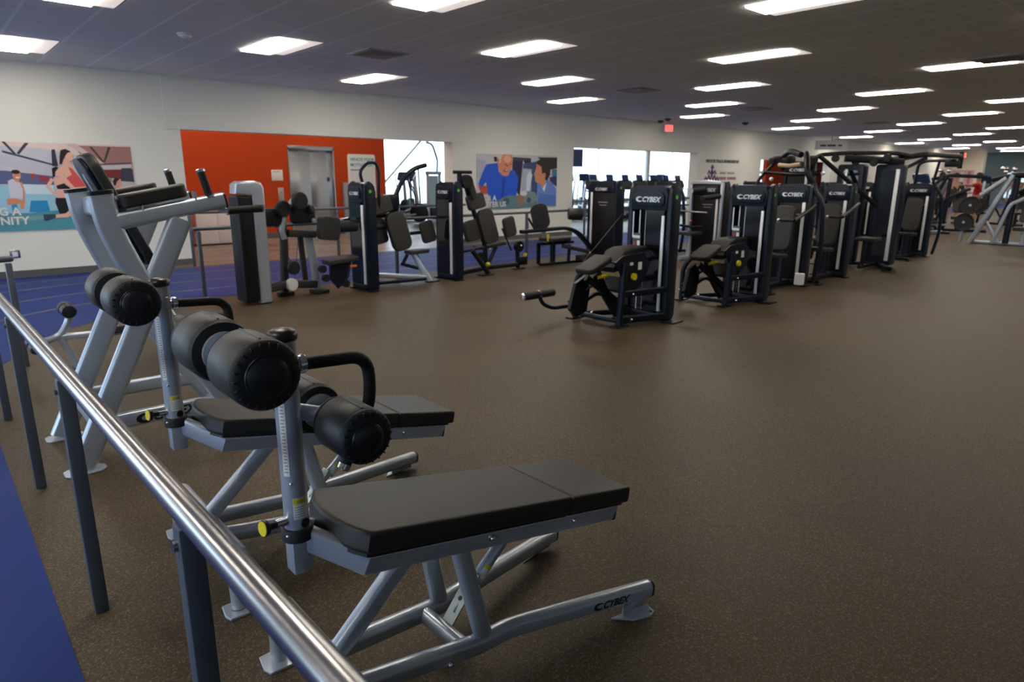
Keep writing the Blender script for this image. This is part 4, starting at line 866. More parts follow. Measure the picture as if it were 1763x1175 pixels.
# two leg machines in the middle of the floor (tower X 5.87 and 7.6)
def leg_machine(label, n=0):
    og = (5.6, 4.35, 0); t = thing('leg_curl_machine', label, 'exercise machine', og, 0, 'black leg machines')
    tower(t, 5.86, 4.36, .56, 1.43, og, 'open', .17)
    X0, Y0, Y1 = 5.33, 4.27, 4.88
    # cage beside the tower
    bar(t, [(X0, Y0, .02), (X0 + .02, Y0 - .02, .66)], .07, .06, og, 'front_post')
    bar(t, [(X0 - .02, Y1, .02), (X0 - .02, Y1, .44), (X0, Y1 - .16, .60), (X0, Y0 + .02, .66)], .05, .06, og, 'curved_frame', fil=.16)
    bar(t, [(X0, Y0, .06), (X0 - .02, Y1, .06)], .05, .05, og, 'lower_rail')
    bar(t, [(X0, Y0, .07), (5.88, 4.10, .07)], .05, .075, og, 'lower_link'); bar(t, [(X0, Y0, .34), (5.88, 4.10, .36)], .05, .07, og, 'upper_link')
    bar(t, [(X0, Y1 - .1, .06), (5.95, 4.5, .06)], .05, .06, og, 'rear_link')
    for x_, y_, z_, r_ in ((X0 + .12, Y0 - .07, .07, .014), (X0 + .12, Y0 - .07, .34, .014), (X0 - .03, Y1 + .02, .13, .022), (X0 - .04, 4.62, .10, .018), (X0 - .04, Y1 - .06, .38, .012)):
        a = MB(); a.ball((x_, y_, z_), r_); a.build('bolt', 'chrome', t, og)
    for x, y in ((X0, Y0), (X0 - .02, Y1), (5.95, 4.02)): foot(t, x, y, og, .20, .10)
    # pads
    ax = V((1, 0, .45)).normalized()
    padbox(t, (5.09, 4.44, .655), .36, .25, .055, V((1, .0, .38)).normalized(), (0, 1, 0), og, 'hip_pad', 'rubber', .06)
    a = MB(); o = [(-.02, -.16), (.06, -.10), (.16, .02), (.30, .055), (.62, .06), (.64, .03), (.62, -.005), (.36, -.03), (.24, -.10), (.12, -.20), (.0, -.22)]
    a.prism([(x_ * .86, y_ * .85) for x_, y_ in o], .25, frame((5.27, 4.56, .755), (1, 0, 0), (0, 0, 1)), .018, 3); a.build('chest_pad', 'rubber', t, og)
    # rotating cam plates, range adjuster, roller arm
    a = MB(); a.prism([(-.22, .10), (-.10, .16), (.25, .18), (.36, .06), (.30, -.10), (.10, -.24), (.0, -.20), (-.10, -.05)], .02, frame((5.42, 4.27, .58), (1, 0, 0), (0, 0, 1)), .004, 1); c = a.build('cam_plate', 'navy', t, og)
    a = MB(); a.disc((5.47, 4.23, .52), .035, (0, -1, 0), .03, 18); a.build('yellow_knob', 'yellow', c, og)
    a = MB(); a.box((5.60, 4.245, .62), (.06, .004, .08)); a.build('white_label', 'white', c, og); a = MB(); a.box((5.46, 4.245, .65), (.05, .004, .03)); a.build('white_label', 'white', c, og)
    bar(t, [(5.15, 4.45, .56), (5.32, 4.45, .30), (5.45, 4.40, .10)], .10, .05, og, 'swing_lever', 'blackpaint', up=(0, 1, 0))
    a = MB(); a.prism([(0, 0), (.16, .05), (.20, .30), (.12, .42), (-.02, .36), (-.10, .10)], .05, frame((4.98, 4.60, .10), (1, 0, 0), (0, 0, 1)), .006, 1); a.build('cam_housing', 'blackpaint', t, og)
    bar(t, [(5.05, 4.50, .52), (5.60, 4.36, .12)], .07, .05, og, 'swing_lever', 'blackpaint', 0, up=(0, 1, 0)); bar(t, [(5.02, 4.62, .20), (5.30, 4.55, .34), (5.55, 4.45, .16)], .04, .06, og, 'curved_link', 'blackpaint', .08, up=(0, 1, 0))
    padbox(t, (5.42, 4.42, .42), .16, .26, .08, (.45, 0, 1), (0, 1, 0), og, 'thigh_pad', 'rubber', .04)
    a = MB(); a.tube([(5.0, 4.7, .24), (5.22, 4.42, .50)], .012); h = a.build('adjuster_rod', 'blackpaint', t, og)
    a = MB(); a.tube([(5.14, 4.42, .52), (5.26, 4.38, .54)], .019); a.build('yellow_grip', 'yellow', h, og)
    if n == 0:
        a = MB(); a.tube([(5.28, 4.90, .14), (5.00, 4.93, .14), (4.88, 4.96, .20), (4.84, 4.97, .29)], .022, fil=.08, seg=12); ra = a.build('roller_arm', 'navy', t, og)
        a = MB(); a.lathe([(0, .036), (.01, .042), (.44, .042), (.45, .036)], (4.62, 4.985, .30), (1, -.0, .0), 20); a.build('roller_pad', 'rubber', ra, og)
        a = MB(); a.lathe([(0, .02), (.004, .04), (.014, .042)], (4.605, 4.985, .30), (1, 0, 0), 20); a.lathe([(0, .044), (.03, .044)], (4.83, 4.985, .30), (1, 0, 0), 20); a.build('roller_end', 'chrome', ra, og)
        bar(t, [(5.9, 4.75, 1.12), (5.2, 4.75, .58)], 0, 0, og, 'cable', 'cablesteel', 0, r=.005)
    return t
# first machine is the leg extension beyond the centre tower: an arched boom with handles
leg_machine('black machine with yellow knobs and a low roller bar, nearest of the central row')
t2 = leg_machine('black machine with a brown-topped seat pad, second from the front of the central row', 1); t2.location.x += 1.86; t2.location.y -= .12

# press and row machines farther along the same row
def press_machine(name, label, loc, s=1.0, seed=0, arms=True, style='solid', h=1.43, group='black machines along the central row', w_=.54, bow=True):
    og = (0, 0, 0); t = thing(name, label, 'exercise machine', loc, 0, group)
    tower(t, 0, 0, w_, h, og, 'black', .17)
    bar(t, [(-.95, -.05, .05), (.05, -.05, .05)], .08, .07, og, 'base_rail', 'blackpaint'); bar(t, [(-1.0, -.30, .04), (-1.0, .25, .04)], .06, .05, og, 'cross_rail', 'blackpaint')
    for y in (-.3, .25): foot(t, -1.0, y, og)
    bar(t, [(-.60, -.05, .06), (-.55, -.05, .44)], .07, .05, og, 'seat_post', 'navy'); bar(t, [(-.28, -.05, .06), (-.22, -.05, .95)], .07, .05, og, 'back_post', 'navy')
    padbox(t, (-.62, -.05, .48), .46, .34, .06, V((1, 0, -.06)).normalized(), (0, 1, 0), og, 'seat_pad', 'vinyl', .07)
    padbox(t, (-.33, -.05, .84), .62, .30, .06, V((.16, 0, 1)).normalized(), (0, 1, 0), og, 'back_pad', 'vinylgrey', .09)
    if arms:
        for s_ in (-1, 1):
            bar(t, [(-.05, -.05 + s_ * .30, 1.15), (-.42, -.05 + s_ * .36, 1.08), (-.85, -.05 + s_ * .40, .98)], 0, 0, og, 'press_arm', 'blackpaint', .08, r=.024)
            a = MB(); a.tube([(-.85, -.05 + s_ * .40, .98), (-.86, -.05 + s_ * .22, .98)], .019); g = a.build('hand_grip', 'rubber', t, og)
            a = MB(); a.lathe([(0, .02), (.012, .024), (.024, .02)], (-.862, -.05 + s_ * .21, .98), (0, -s_, 0)); a.build('grip_end', 'aluminium', g, og)
    if bow: bar(t, [(.12, -.36, .06), (.10, -.44, .5), (.06, -.40, 1.2), (.06, -.27, 1.36)], .05, .06, og, 'outer_bow', 'navy', .2)
    return t
press_machine('chest_press_machine', 'black press machine with a grey back pad, third tower of the central row', (9.40, 4.50, 0))
a = MB(); 
t = thing('paper_roll', 'white roll on the base of the third central machine', 'roll', (9.0, 4.10, .09)); a.lathe([(0, .06), (.004, .065), (.15, .065), (.154, .06)], (0, 0, 0), (0, 0, 1)); a.build('paper_wrap', 'white', t); a = MB(); a.lathe([(.150, .02), (.157, .02)], (0, 0, 0), (0, 0, 1)); a.build('roll_core', 'labelgrey', t)
press_machine('row_machine', 'black machine with a wide seat pad, fourth tower of the central row', (10.74, 4.44, 0), w_=.46, bow=False)
# overhead pull machine with raised arms behind them
og = (0, 0, 0)
t = press_machine('overhead_press_machine', 'tall black machine with bundled overhead arms behind the third and fourth towers', (12.3, 5.85, 0), h=1.80, arms=False)
bar(t, [(-.1, .25, 1.70), (-.4, .1, 1.92), (-.8, -.2, 1.98), (-1.0, -.5, 1.90)], 0, 0, og, 'lift_arm', 'blackpaint', .15, r=.05)
bar(t, [(-.1, -.25, 1.70), (-.5, -.35, 1.93), (-.9, -.55, 1.92), (-1.15, -.7, 1.62), (-1.0, -.9, 1.2)], 0, 0, og, 'lift_arm', 'blackpaint', .12, r=.05)
bar(t, [(-.55, -.6, 1.90), (.25, -1.35, 1.05)], .06, .07, og, 'long_lever', 'blackpaint', 0)
bar(t, [(-.7, .3, 1.62), (-.8, -.3, 1.58), (-.75, -.8, 1.60)], 0, 0, og, 'pull_bar', 'blackpaint', .1, r=.028)
a = MB(); a.tube([(-.95, -.1, 1.74), (-.97, -.30, 1.72), (-.95, -.48, 1.75)], .035); a.build('pale_grip', mat('tan_grip', (.55, .38, .24), .5), t)
a = MB()
for y, z in ((.3, 1.62), (-.8, 1.6), (-.6, 1.34), (.1, 1.5)): a.ball((-.78, y, z), .035)
a.build('grip_end', 'aluminium', t)
for y in (-.1, .15, -.5): padbox(t, (-.6, y, 1.83), .28, .14, .10, (1, 0, .2), (0, 1, 0), og, 'arm_pad', 'rubber', .05)
bar(t, [(-.8, .5, .9), (-.75, .35, 1.5), (-.5, .2, 1.8)], 0, 0, og, 'side_arm', 'blackpaint', .1, r=.03)

# double cable column and its overhead frame
t = thing('cable_column', 'tall black double-stack cable column with two silver strips', 'exercise machine', (12.55, 4.50, 0))
for k, (x, y) in enumerate(((-.25, .42), (0, -.12))):
    a = MB(); a.prism(rrect(.44, 1.72, .05), .22, frame((x, y, .90), (0, -1, 0), (0, 0, 1)), .02, 2); a.v = [(px + .22, py, pz) for px, py, pz in a.v]; c = a.build('stack_shroud', 'navy', t)
    a = MB(); a.box((x - .004, y - .02, .93), (.012, .26, 1.45)); a.build('front_window', 'window', c)
    a = MB(); a.box((x - .014, y + (-.145 if k else .06), .90), (.02, .06 if k else .045, 1.55), bev=.005); a.build('silver_trim', 'aluminium', c)
bar(t, [(-.5, -.5, .05), (.1, -.1, .05), (-.4, .8, .05)], .09, .07, og, 'base_rail', 'blackpaint'); foot(t, -.5, -.5, og, .2, .16); foot(t, -.4, .8, og, .2, .12)
bar(t, [(-.3, 1.05, 1.0), (-.3, 1.05, 1.92), (-.2, .6, 1.95), (-.1, -.2, 1.94), (.3, -.3, 1.9)], .06, .07, og, 'overhead_frame', 'blackpaint', .15)
bar(t, [(-.35, .5, 1.86), (.1, -.3, 1.80)], .10, .12, og, 'pulley_beam', 'blackpaint'); bar(t, [(-.1, -.1, 1.82), (.9, -.35, 1.94), (3.0, -.35, 1.95)], .08, .09, og, 'long_beam', 'blackpaint', .1)
bar(t, [(.1, -.15, 1.60), (1.0, -.35, 1.88)], .05, .06, og, 'beam_brace', 'blackpaint'); bar(t, [(3.0, -.35, 2.04), (3.0, -.35, 1.72)], .08, .06, og, 'end_bracket', 'blackpaint')
for y, z in ((.35, 1.80), (.05, 1.78), (-.15, 1.86), (.7, 1.86)):
    a = MB(); a.lathe([(0, .06), (.03, .065), (.06, .06)], (-.28, y, z), (1, 0, 0), 18); a.build('pulley', 'rubber', t)
padbox(t, (-.6, -.15, .53), .42, .3, .055, (1, 0, 0), (0, 1, 0), og, 'seat_pad', 'vinyl', .05); padbox(t, (-.85, .55, .50), .42, .3, .055, (1, 0, 0), (0, 1, 0), og, 'seat_pad', 'vinyl', .05); bar(t, [(-.6, -.1, .05), (-.6, -.1, .5)], .06, .06, og, 'seat_post', 'blackpaint'); bar(t, [(-.85, .55, .05), (-.85, .55, .48)], .06, .06, og, 'seat_post', 'blackpaint')
bar(t, [(-.85, .55, .06), (-.2, .5, .06)], .06, .06, og, 'seat_rail', 'blackpaint'); bar(t, [(-.7, -.1, .06), (0, -.1, .06)], .06, .06, og, 'seat_rail', 'blackpaint')
a = MB(); a.box((-.10, .32, 1.02), (.012, .05, .25), Matrix.Rotation(R(14), 3, 'X')); a.v = [(x - .2, y, z) for x, y, z in a.v]; a.build('wooden_handle', mat('pale_wood', (.40, .28, .16), .5), t)
t = press_machine('pull_machine', 'black tower with an arched bar above it, last of the central row', (14.95, 4.62, 0), h=1.43, arms=False)
bar(t, [(0, .10, 1.42), (0, .08, 1.80), (0, -.05, 1.86), (0, -.55, 1.86)], 0, 0, og, 'arched_bar', 'navy', .12, r=.028); bar(t, [(0, -.22, 1.42), (0, -.28, 1.84)], 0, 0, og, 'bar_brace', 'navy', 0, r=.024)
a = MB(); a.box((0, -.5, 1.80), (.1, .24, .12), bev=.02); a.build('pulley_head', 'blackpaint', t)

# ------------------------------------------------------------------ machines along the far edge, beside the track
og = (4.9, 8.1, 0)
t = thing('arm_extension_machine', 'black machine with raised arms and wide grey pads, left of the pair by the track', 'exercise machine', og)
tower(t, 4.42, 8.04, .45, 1.43, og, 'window', .17)
Yp = 8.30
bk = V((-.16, .30, 1)).normalized()
padbox(t, (5.22, Yp, .74), .56, .32, .07, V((-.20, .16, 1)).normalized(), V((1, 0, .1)).normalized(), og, 'back_pad', 'vinylgrey', .11)
padbox(t, (4.98, Yp + .08, 1.11), .24, .34, .09, V((-.20, .20, 1)).normalized(), V((1, 0, .1)).normalized(), og, 'head_pad', 'vinylgrey', .05)
padbox(t, (4.93, Yp + .12, .74), .36, .30, .08, V((-.20, .10, 1)).normalized(), V((1, .0, .06)).normalized(), og, 'elbow_pad', 'vinylgrey', .06)
padbox(t, (5.66, Yp - .1, .72), .32, .25, .06, V((-.20, .10, 1)).normalized(), V((1, .1, .06)).normalized(), og, 'elbow_pad', 'vinylgrey', .06)
padbox(t, (5.42, Yp - .16, .45), .34, .22, .055, (1, 0, .03), (0, 1, 0), og, 'seat_pad', 'vinylgrey', .05)
bar(t, [(5.40, Yp - .1, .42), (5.48, Yp - .2, .20), (5.56, Yp - .28, .02)], .07, .09, og, 'seat_leg', 'silver', 0); bar(t, [(5.36, Yp, .40), (5.30, Yp + .05, .25), (5.44, Yp - .15, .20)], .05, .05, og, 'seat_brace', 'navy', 0)
bar(t, [(4.75, Yp - .1, .16), (5.55, Yp - .25, .06)], .07, .07, og, 'base_rail', 'silver', 0); bar(t, [(4.70, Yp - .15, .05), (5.50, Yp - .25, .05)], .06, .05, og, 'base_rail', 'navy', 0)
bar(t, [(4.78, Yp + .05, .02), (4.80, Yp + .08, .95)], .07, .06, og, 'rear_post', 'navy'); foot(t, 5.6, Yp - .28, og, .22, .1)
bar(t, [(4.74, Yp, .95), (4.72, Yp + .05, 1.35), (4.66, Yp + .05, 1.58), (4.80, Yp + .05, 1.70), (4.92, Yp + .05, 1.70), (4.96, Yp + .05, 1.60), (4.94, Yp + .05, 1.05)], 0, 0, og, 'raised_arm', 'navy', .08, r=.022)
bar(t, [(5.25, Yp + .25, .92), (5.30, Yp + .25, 1.15), (5.48, Yp + .25, 1.48), (5.68, Yp + .25, 1.63), (5.90, Yp + .25, 1.68)], 0, 0, og, 'raised_arm', 'navy', .12, r=.035)
bar(t, [(5.76, Yp + .25, 1.62), (5.78, Yp + .25, 1.12)], 0, 0, og, 'hand_strap', 'navy', 0, r=.012)
bar(t, [(4.66, Yp + .05, .98), (5.30, Yp + .22, .96)], .07, .07, og, 'shoulder_beam', 'blackpaint'); bar(t, [(4.7, Yp + .1, .80), (5.1, Yp + .1, .82)], 0, 0, og, 'rear_roller', 'rubber', 0, r=.045)
bar(t, [(5.42, Yp, .70), (5.56, Yp - .05, .71)], .05, .05, og, 'pad_link', 'blackpaint')
a = MB(); a.box((5.25, Yp + .26, 1.13), (.24, .16, .26), bev=.04); a.build('arm_housing', 'navy', t, og)

og = (6.5, 8.1, 0)
t = thing('abdominal_machine', 'black machine with grey pads and yellow pins, right of the pair by the track', 'exercise machine', og)
tower(t, 5.89, 8.08, .46, 1.43, og, 'window', .17)
padbox(t, (6.90, Yp, .74), .56, .32, .07, V((-.20, .16, 1)).normalized(), V((1, 0, .06)).normalized(), og, 'back_pad', 'vinylgrey', .11)
padbox(t, (6.72, Yp + .08, 1.13), .24, .33, .09, V((-.20, .20, 1)).normalized(), V((1, 0, .1)).normalized(), og, 'head_pad', 'vinylgrey', .05)
padbox(t, (6.61, Yp + .05, .68), .33, .30, .08, V((-.20, .10, 1)).normalized(), V((1, .0, .02)).normalized(), og, 'elbow_pad', 'vinylgrey', .06)
padbox(t, (7.28, Yp - .1, .72), .32, .26, .06, V((-.20, .10, 1)).normalized(), V((1, .1, .06)).normalized(), og, 'elbow_pad', 'vinylgrey', .06)
padbox(t, (7.02, Yp + .1, .42), .56, .26, .055, V((1, 0, .10)).normalized(), (0, 1, 0), og, 'seat_pad', 'vinylgrey', .05)
bar(t, [(6.86, Yp, .02), (6.84, Yp, .45), (6.60, Yp + .1, 1.2), (6.50, Yp + .1, 1.52)], .07, .06, og, 'main_post', 'navy', .1)
bar(t, [(6.36, Yp, .02), (6.34, Yp, 1.56)], .07, .06, og, 'tall_post', 'navy'); bar(t, [(6.24, Yp, 1.58), (6.56, Yp, 1.58)], .07, .05, og, 'top_bracket', 'navy')
a = MB(); a.lathe([(0, .10), (.05, .105), (.10, .10)], (6.46, Yp - .06, 1.44), (0, 1, 0), 22); a.build('cam_wheel', 'rubber', t, og)
bar(t, [(6.5, Yp - .02, 1.50), (6.62, Yp - .02, 1.18)], .05, .11, og, 'head_arm', 'vinylgrey', 0)
bar(t, [(6.88, Yp, .08), (7.12, Yp + .05, .40)], .05, .06, og, 'seat_brace', 'navy', 0); bar(t, [(6.2, Yp - .2, .07), (6.9, Yp, .07), (7.5, Yp - .05, .08)], .08, .07, og, 'base_rail', 'blackpaint', .04)
bar(t, [(7.52, Yp - .05, .02), (7.50, Yp - .05, .45)], .06, .06, og, 'front_post', 'blackpaint'); foot(t, 7.53, Yp - .05, og, .24, .1); foot(t, 6.62, Yp - .3, og, .24, .12)
bar(t, [(6.42, Yp - .2, .40), (6.66, Yp - .3, .03)], .08, .07, og, 'side_leg', 'blackpaint'); bar(t, [(6.25, Yp - .1, .38), (6.7, Yp - .1, .42)], .10, .04, og, 'side_plate', 'blackpaint')
bar(t, [(7.12, Yp - .1, .70), (7.28, Yp - .15, .34)], 0, 0, og, 'thin_lever', 'navy', 0, r=.015)
a = MB(); a.lathe([(0, .09), (.06, .09)], (7.52, Yp - .1, .38), (0, 1, 0), 20); a.build('cam_disc', 'blackpaint', t, og); a = MB(); a.box((7.60, Yp - .06, .13), (.22, .06, .14), bev=.01); a.build('ankle_plate', 'blackpaint', t, og); a = MB(); a.lathe([(0, .07), (.06, .07)], (6.66, Yp - .15, .28), (0, 1, 0), 20); a.build('cam_disc', 'blackpaint', t, og)
for q_, r_, n_, m_ in (((7.60, Yp - .14, .24), .034, 'yellow_knob', 'yellow'), ((6.72, Yp - .22, .16), .034, 'yellow_knob', 'yellow'), ((7.50, Yp - .15, .40), .018, 'bolt', 'chrome'), ((6.84, Yp - .12, .38), .020, 'bolt', 'chrome')):
    a = MB(); a.ball(q_, r_); a.build(n_, m_, t, og)

# leg extension machine with arched boom, tower at X 9.1
og = (8.6, 7.9, 0)
t = thing('leg_extension_machine', 'black machine with arched boom and oval grey backrest before the wide bright opening', 'exercise machine', og)
tower(t, 9.10, 7.80, .66, 1.45, og, 'solid', .22)
padbox(t, (8.02, 8.24, .86), .44, .30, .06, V((-.22, .10, 1)).normalized(), V((.75, -.5, 0)), og, 'backrest', 'vinylgrey', .12)
bar(t, [(8.10, 8.25, .62), (8.20, 8.25, .40)], .05, .07, og, 'back_post', 'silver', 0)
bar(t, [(7.55, 8.2, .62), (8.50, 8.1, .655), (8.75, 8.05, .58), (9.05, 8.0, .30), (9.2, 8.0, .1)], .12, .06, og, 'arched_boom', 'navy', .14)
for d_ in (0, .42):
    a = MB(); a.tube([(7.78 + d_ * .78 + .03, 8.15 + d_ * .2, .66), (7.66 + d_ * .8, 8.15 + d_ * .2, .84 + d_ * .02)], .02); g = a.build('hand_grip', 'rubber', t, og)
    a = MB(); a.disc((7.80 + d_ * .78 + .03, 8.15 + d_ * .2, .635), .026, (.5, 0, -.8), .02); a.build('grip_collar', 'chrome', g, og)
padbox(t, (8.35, 8.2, .46), .50, .36, .06, (1, 0, 0), (0, 1, 0), og, 'seat_pad', 'vinyl', .05); bar(t, [(8.3, 8.2, .04), (8.3, 8.2, .44)], .08, .08, og, 'seat_post', 'blackpaint')
bar(t, [(8.0, 8.2, .04), (8.95, 8.1, .04)], .10, .05, og, 'base_rail', 'blackpaint'); bar(t, [(8.1, 8.35, .03), (8.05, 8.3, .40)], .06, .06, og, 'rear_post', 'blackpaint'); bar(t, [(8.6, 8.1, .05), (8.62, 8.1, .36)], .05, .05, og, 'middle_post', 'blackpaint'); bar(t, [(8.1, 8.3, .38), (8.7, 8.1, .40)], .10, .05, og, 'seat_rail', 'blackpaint')
bar(t, [(8.45, 8.1, .34), (8.95, 7.95, .22)], .09, .07, og, 'swing_lever', 'vinylgrey'); padbox(t, (8.85, 7.9, .13), .4, .2, .1, (1, 0, 0), (0, 1, 0), og, 'foot_pad', 'rubber', .04)
a = MB(); a.lathe([(0, .09), (.02, .105), (.24, .105), (.26, .09)], (8.72, 8.25, .88), (.8, -.6, 0), 22); a.build('round_pad', 'vinyl', t, og)
a = MB(); a.box((8.10, 8.12, .50), (.03, .03, .13), bev=.006); a.build('yellow_pin', 'yellow', t, og)

# silver-framed rear deltoid machine at the left
og = (3.4, 8.0, 0)
t = thing('rear_deltoid_machine', 'silver-trimmed weight tower with a pulley machine of black pads, in front of the orange wall', 'exercise machine', og)
def slab(y0, y1, x0, x1, h, m, nm, r=.05):
    a = MB(); a.prism(rrect(y1 - y0, h, r, 6), x1 - x0, frame((x0, (y0 + y1) / 2, h / 2 + .01), (0, 1, 0), (0, 0, 1)), .02, 2); return a.build(nm, m, t, og)
a = MB(); a.prism(rrect(.17, 1.26, .03, 6), .30, frame((2.885, 8.16, .66), (1, 0, 0), (0, 0, 1)), .03, 3); a.build('black_shroud', 'blackpaint', t, og)
a = MB(); a.prism([(2.985, .01), (3.125, .01), (3.125, 1.38), (3.10, 1.435), (3.03, 1.455), (2.85, 1.45), (2.80, 1.42), (2.79, 1.31), (2.985, 1.29)], .20, frame((0, 8.06, 0), (1, 0, 0), (0, 0, 1)), .028, 3); a.build('silver_upright', 'silver', t, og)
bar(t, [(3.08, 7.95, .16), (3.45, 8.15, .17), (3.85, 8.2, .12)], .09, .10, og, 'base_rail', 'vinylgrey', .05)
bar(t, [(3.42, 8.2, .06), (3.46, 8.2, .70), (3.46, 8.2, .95)], .09, .09, og, 'rear_post', 'vinylgrey', .05)
bar(t, [(3.45, 8.15, .74), (3.42, 8.15, .85), (3.50, 8.15, 1.10), (3.60, 8.15, 1.22)], 0, 0, og, 'curved_tube', 'silver', .1, r=.035); bar(t, [(3.66, 8.15, 1.20), (3.85, 8.15, .95)], 0, 0, og, 'curved_tube', 'silver', .1, r=.030)
bar(t, [(3.50, 8.15, .81), (3.86, 8.15, .78)], .08, .09, og, 'middle_beam', 'vinylgrey', 0)
bar(t, [(3.78, 8.2, .80), (3.84, 8.2, .40), (3.86, 8.2, .06)], .06, .10, og, 'front_post', 'silver', 0, up=(1, 0, 0)); bar(t, [(3.72, 8.3, .78), (3.76, 8.3, .10)], .05, .07, og, 'front_post', 'vinylgrey', 0, up=(1, 0, 0))
padbox(t, (3.98, 8.0, .86), .30, .26, .16, V((.1, 0, 1)).normalized(), (1, 0, 0), og, 'chest_pad', 'vinylgrey', .06)
for x, y, z, r_ in ((3.62, 8.05, 1.21, .11), (3.42, 8.1, 1.12, .10), (3.50, 8.1, .38, .085), (3.46, 8.1, .17, .08)):
    a = MB(); a.lathe([(0, r_ * .9), (.01, r_), (.05, r_), (.06, r_ * .9)], (x, y, z), (.2, -1, 0), 24); a.build('pulley', 'rubber' if z > .2 else 'whiteplastic', t, og)
a = MB(); a.box((3.30, 8.18, 1.02), (.30, .12, .22), bev=.05); a.box((3.72, 8.18, 1.04), (.34, .12, .24), bev=.06); a.build('lever_housing', 'rubber', t, og)
bar(t, [(3.75, 8.1, 1.15), (3.80, 8.1, 1.05)], .10, .06, og, 'lever_plate', 'navy', 0)
a = MB(); a.lathe([(0, .055), (.02, .068), (.24, .068), (.26, .058)], (4.12, 8.0, .87), (1, 0, -.03), 22); a.build('roller_pad', 'rubber', t, og)
bar(t, [(4.0, 8.1, .93), (4.37, 8.15, .96)], 0, 0, og, 'long_handle', 'chrome', .1, r=.02)
bar(t, [(3.30, 8.1, 1.0), (3.50, 8.1, .40)], 0, 0, og, 'cable', 'cablesteel', 0, r=.004); bar(t, [(3.62, 8.1, .80), (3.52, 8.1, .22)], 0, 0, og, 'cable', 'cablesteel', 0, r=.004)
padbox(t, (4.12, 8.0, .44), .44, .26, .06, V((1, 0, .08)).normalized(), (0, 1, 0), og, 'seat_pad', 'vinylgrey', .05)
a = MB(); a.prism([(0, 0), (.28, .02), (.22, -.25), (.10, -.33), (0, -.2)], .05, frame((3.95, 8.0, .40), (1, 0, 0), (0, 0, 1)), .006, 1); a.build('seat_bracket', 'navy', t, og)
bar(t, [(4.24, 7.97, .42), (4.20, 7.97, .22), (4.12, 7.97, .12)], 0, 0, og, 'seat_curve', 'rubber', .06, r=.022)
a = MB()
for x, z in ((3.86, .34), (3.90, .22), (4.05, .16), (4.18, .12), (4.02, .30)): a.lathe([(0, .05), (.06, .05)], (x, 7.97, z), (0, 1, 0), 18)
a.build('adjuster_wheels', 'rubber', t, og)
a = MB(); a.box((4.27, 7.93, .355), (.10, .03, .03), bev=.01); a.build('orange_lever', 'orangeplastic', t, og)
a = MB(); a.box((3.87, 8.15, .03), (.22, .16, .05), bev=.012); a.build('rubber_foot', 'rubber', t, og); a = MB(); a.box((3.45, 8.25, .03), (.2, .12, .05), bev=.012); a.build('rubber_foot', 'rubber', t, og)
# ------------------------------------------------------------------ more machines behind the front rows
og = (0, 0, 0)
t = thing('rotary_machine', 'silver-framed machine with round chrome handle ends between the two front leg machines', 'exercise machine', (11.4, 7.15, 0))
tower(t, 0, 0, .66, 1.43, og, 'black', .22, 'blackpaint', False)
for s_ in (-1, 1):
    a = MB(); a.box((-.02, s_ * .33, .72), (.07, .05, 1.40), bev=.012); a.build('silver_upright', 'silver', t)
a = MB(); a.prism([(-.35, 0), (.35, 0), (.30, .05), (.0, .075), (-.30, .05)], .10, frame((.04, 0, 1.40), (0, -1, 0), (0, 0, 1)), .012, 2); a.build('silver_crown', 'silver', t)
for y, z, e in ((.12, 1.27, -.35), (-.20, 1.15, -.45)):
    a = MB(); a.tube([(-.05, y - .1, z + .03), (e, y, z)], .05, seg=14); g = a.build('lever_housing', 'rubber', t)
    a = MB(); a.disc((e - .004, y, z), .048, (-1, 0, 0), .012, 18); a.build('grip_end', 'chrome', g)
bar(t, [(-.3, .45, .90), (-.3, -.22, .88)], 0, 0, og, 'cross_handle', 'chrome', 0, r=.02); bar(t, [(-.3, .35, .62), (-.3, .1, .60), (-.25, -.1, .62)], 0, 0, og, 'lower_handle', 'blackpaint', .05, r=.025)
padbox(t, (-.5, 0, .50), .4, .34, .06, (1, 0, 0), (0, 1, 0), og, 'seat_pad', 'vinyl', .06); bar(t, [(-.5, 0, .04), (-.5, 0, .48)], .08, .08, og, 'seat_post', 'silver', 0); bar(t, [(-.8, 0, .05), (.0, 0, .05)], .08, .07, og, 'base_rail', 'silver', 0)
a = MB(); a.ball((-.3, .12, .72), .02); a.build('orange_knob', 'orangeplastic', t)
G_ = 'black machines in the second row'
press_machine('second_row_machine', 'black weight tower close behind the nearest central tower, beside the track', (11.3, 8.05, 0), arms=False, group=G_)
press_machine('second_row_machine', 'black weight tower left of the silver-framed machine', (12.9, 7.9, 0), arms=False, group=G_)
press_machine('second_row_machine', 'black press machine right of the bundled overhead arms, in the second row', (15.6, 6.6, 0), group=G_)
press_machine('second_row_machine', 'dark machine beyond the second row, half hidden by the tall cable column', (18.2, 6.9, 0), group=G_)
press_machine('second_row_machine', 'dark machine by the track below the purple wall emblem', (15.2, 8.3, 0), group=G_)

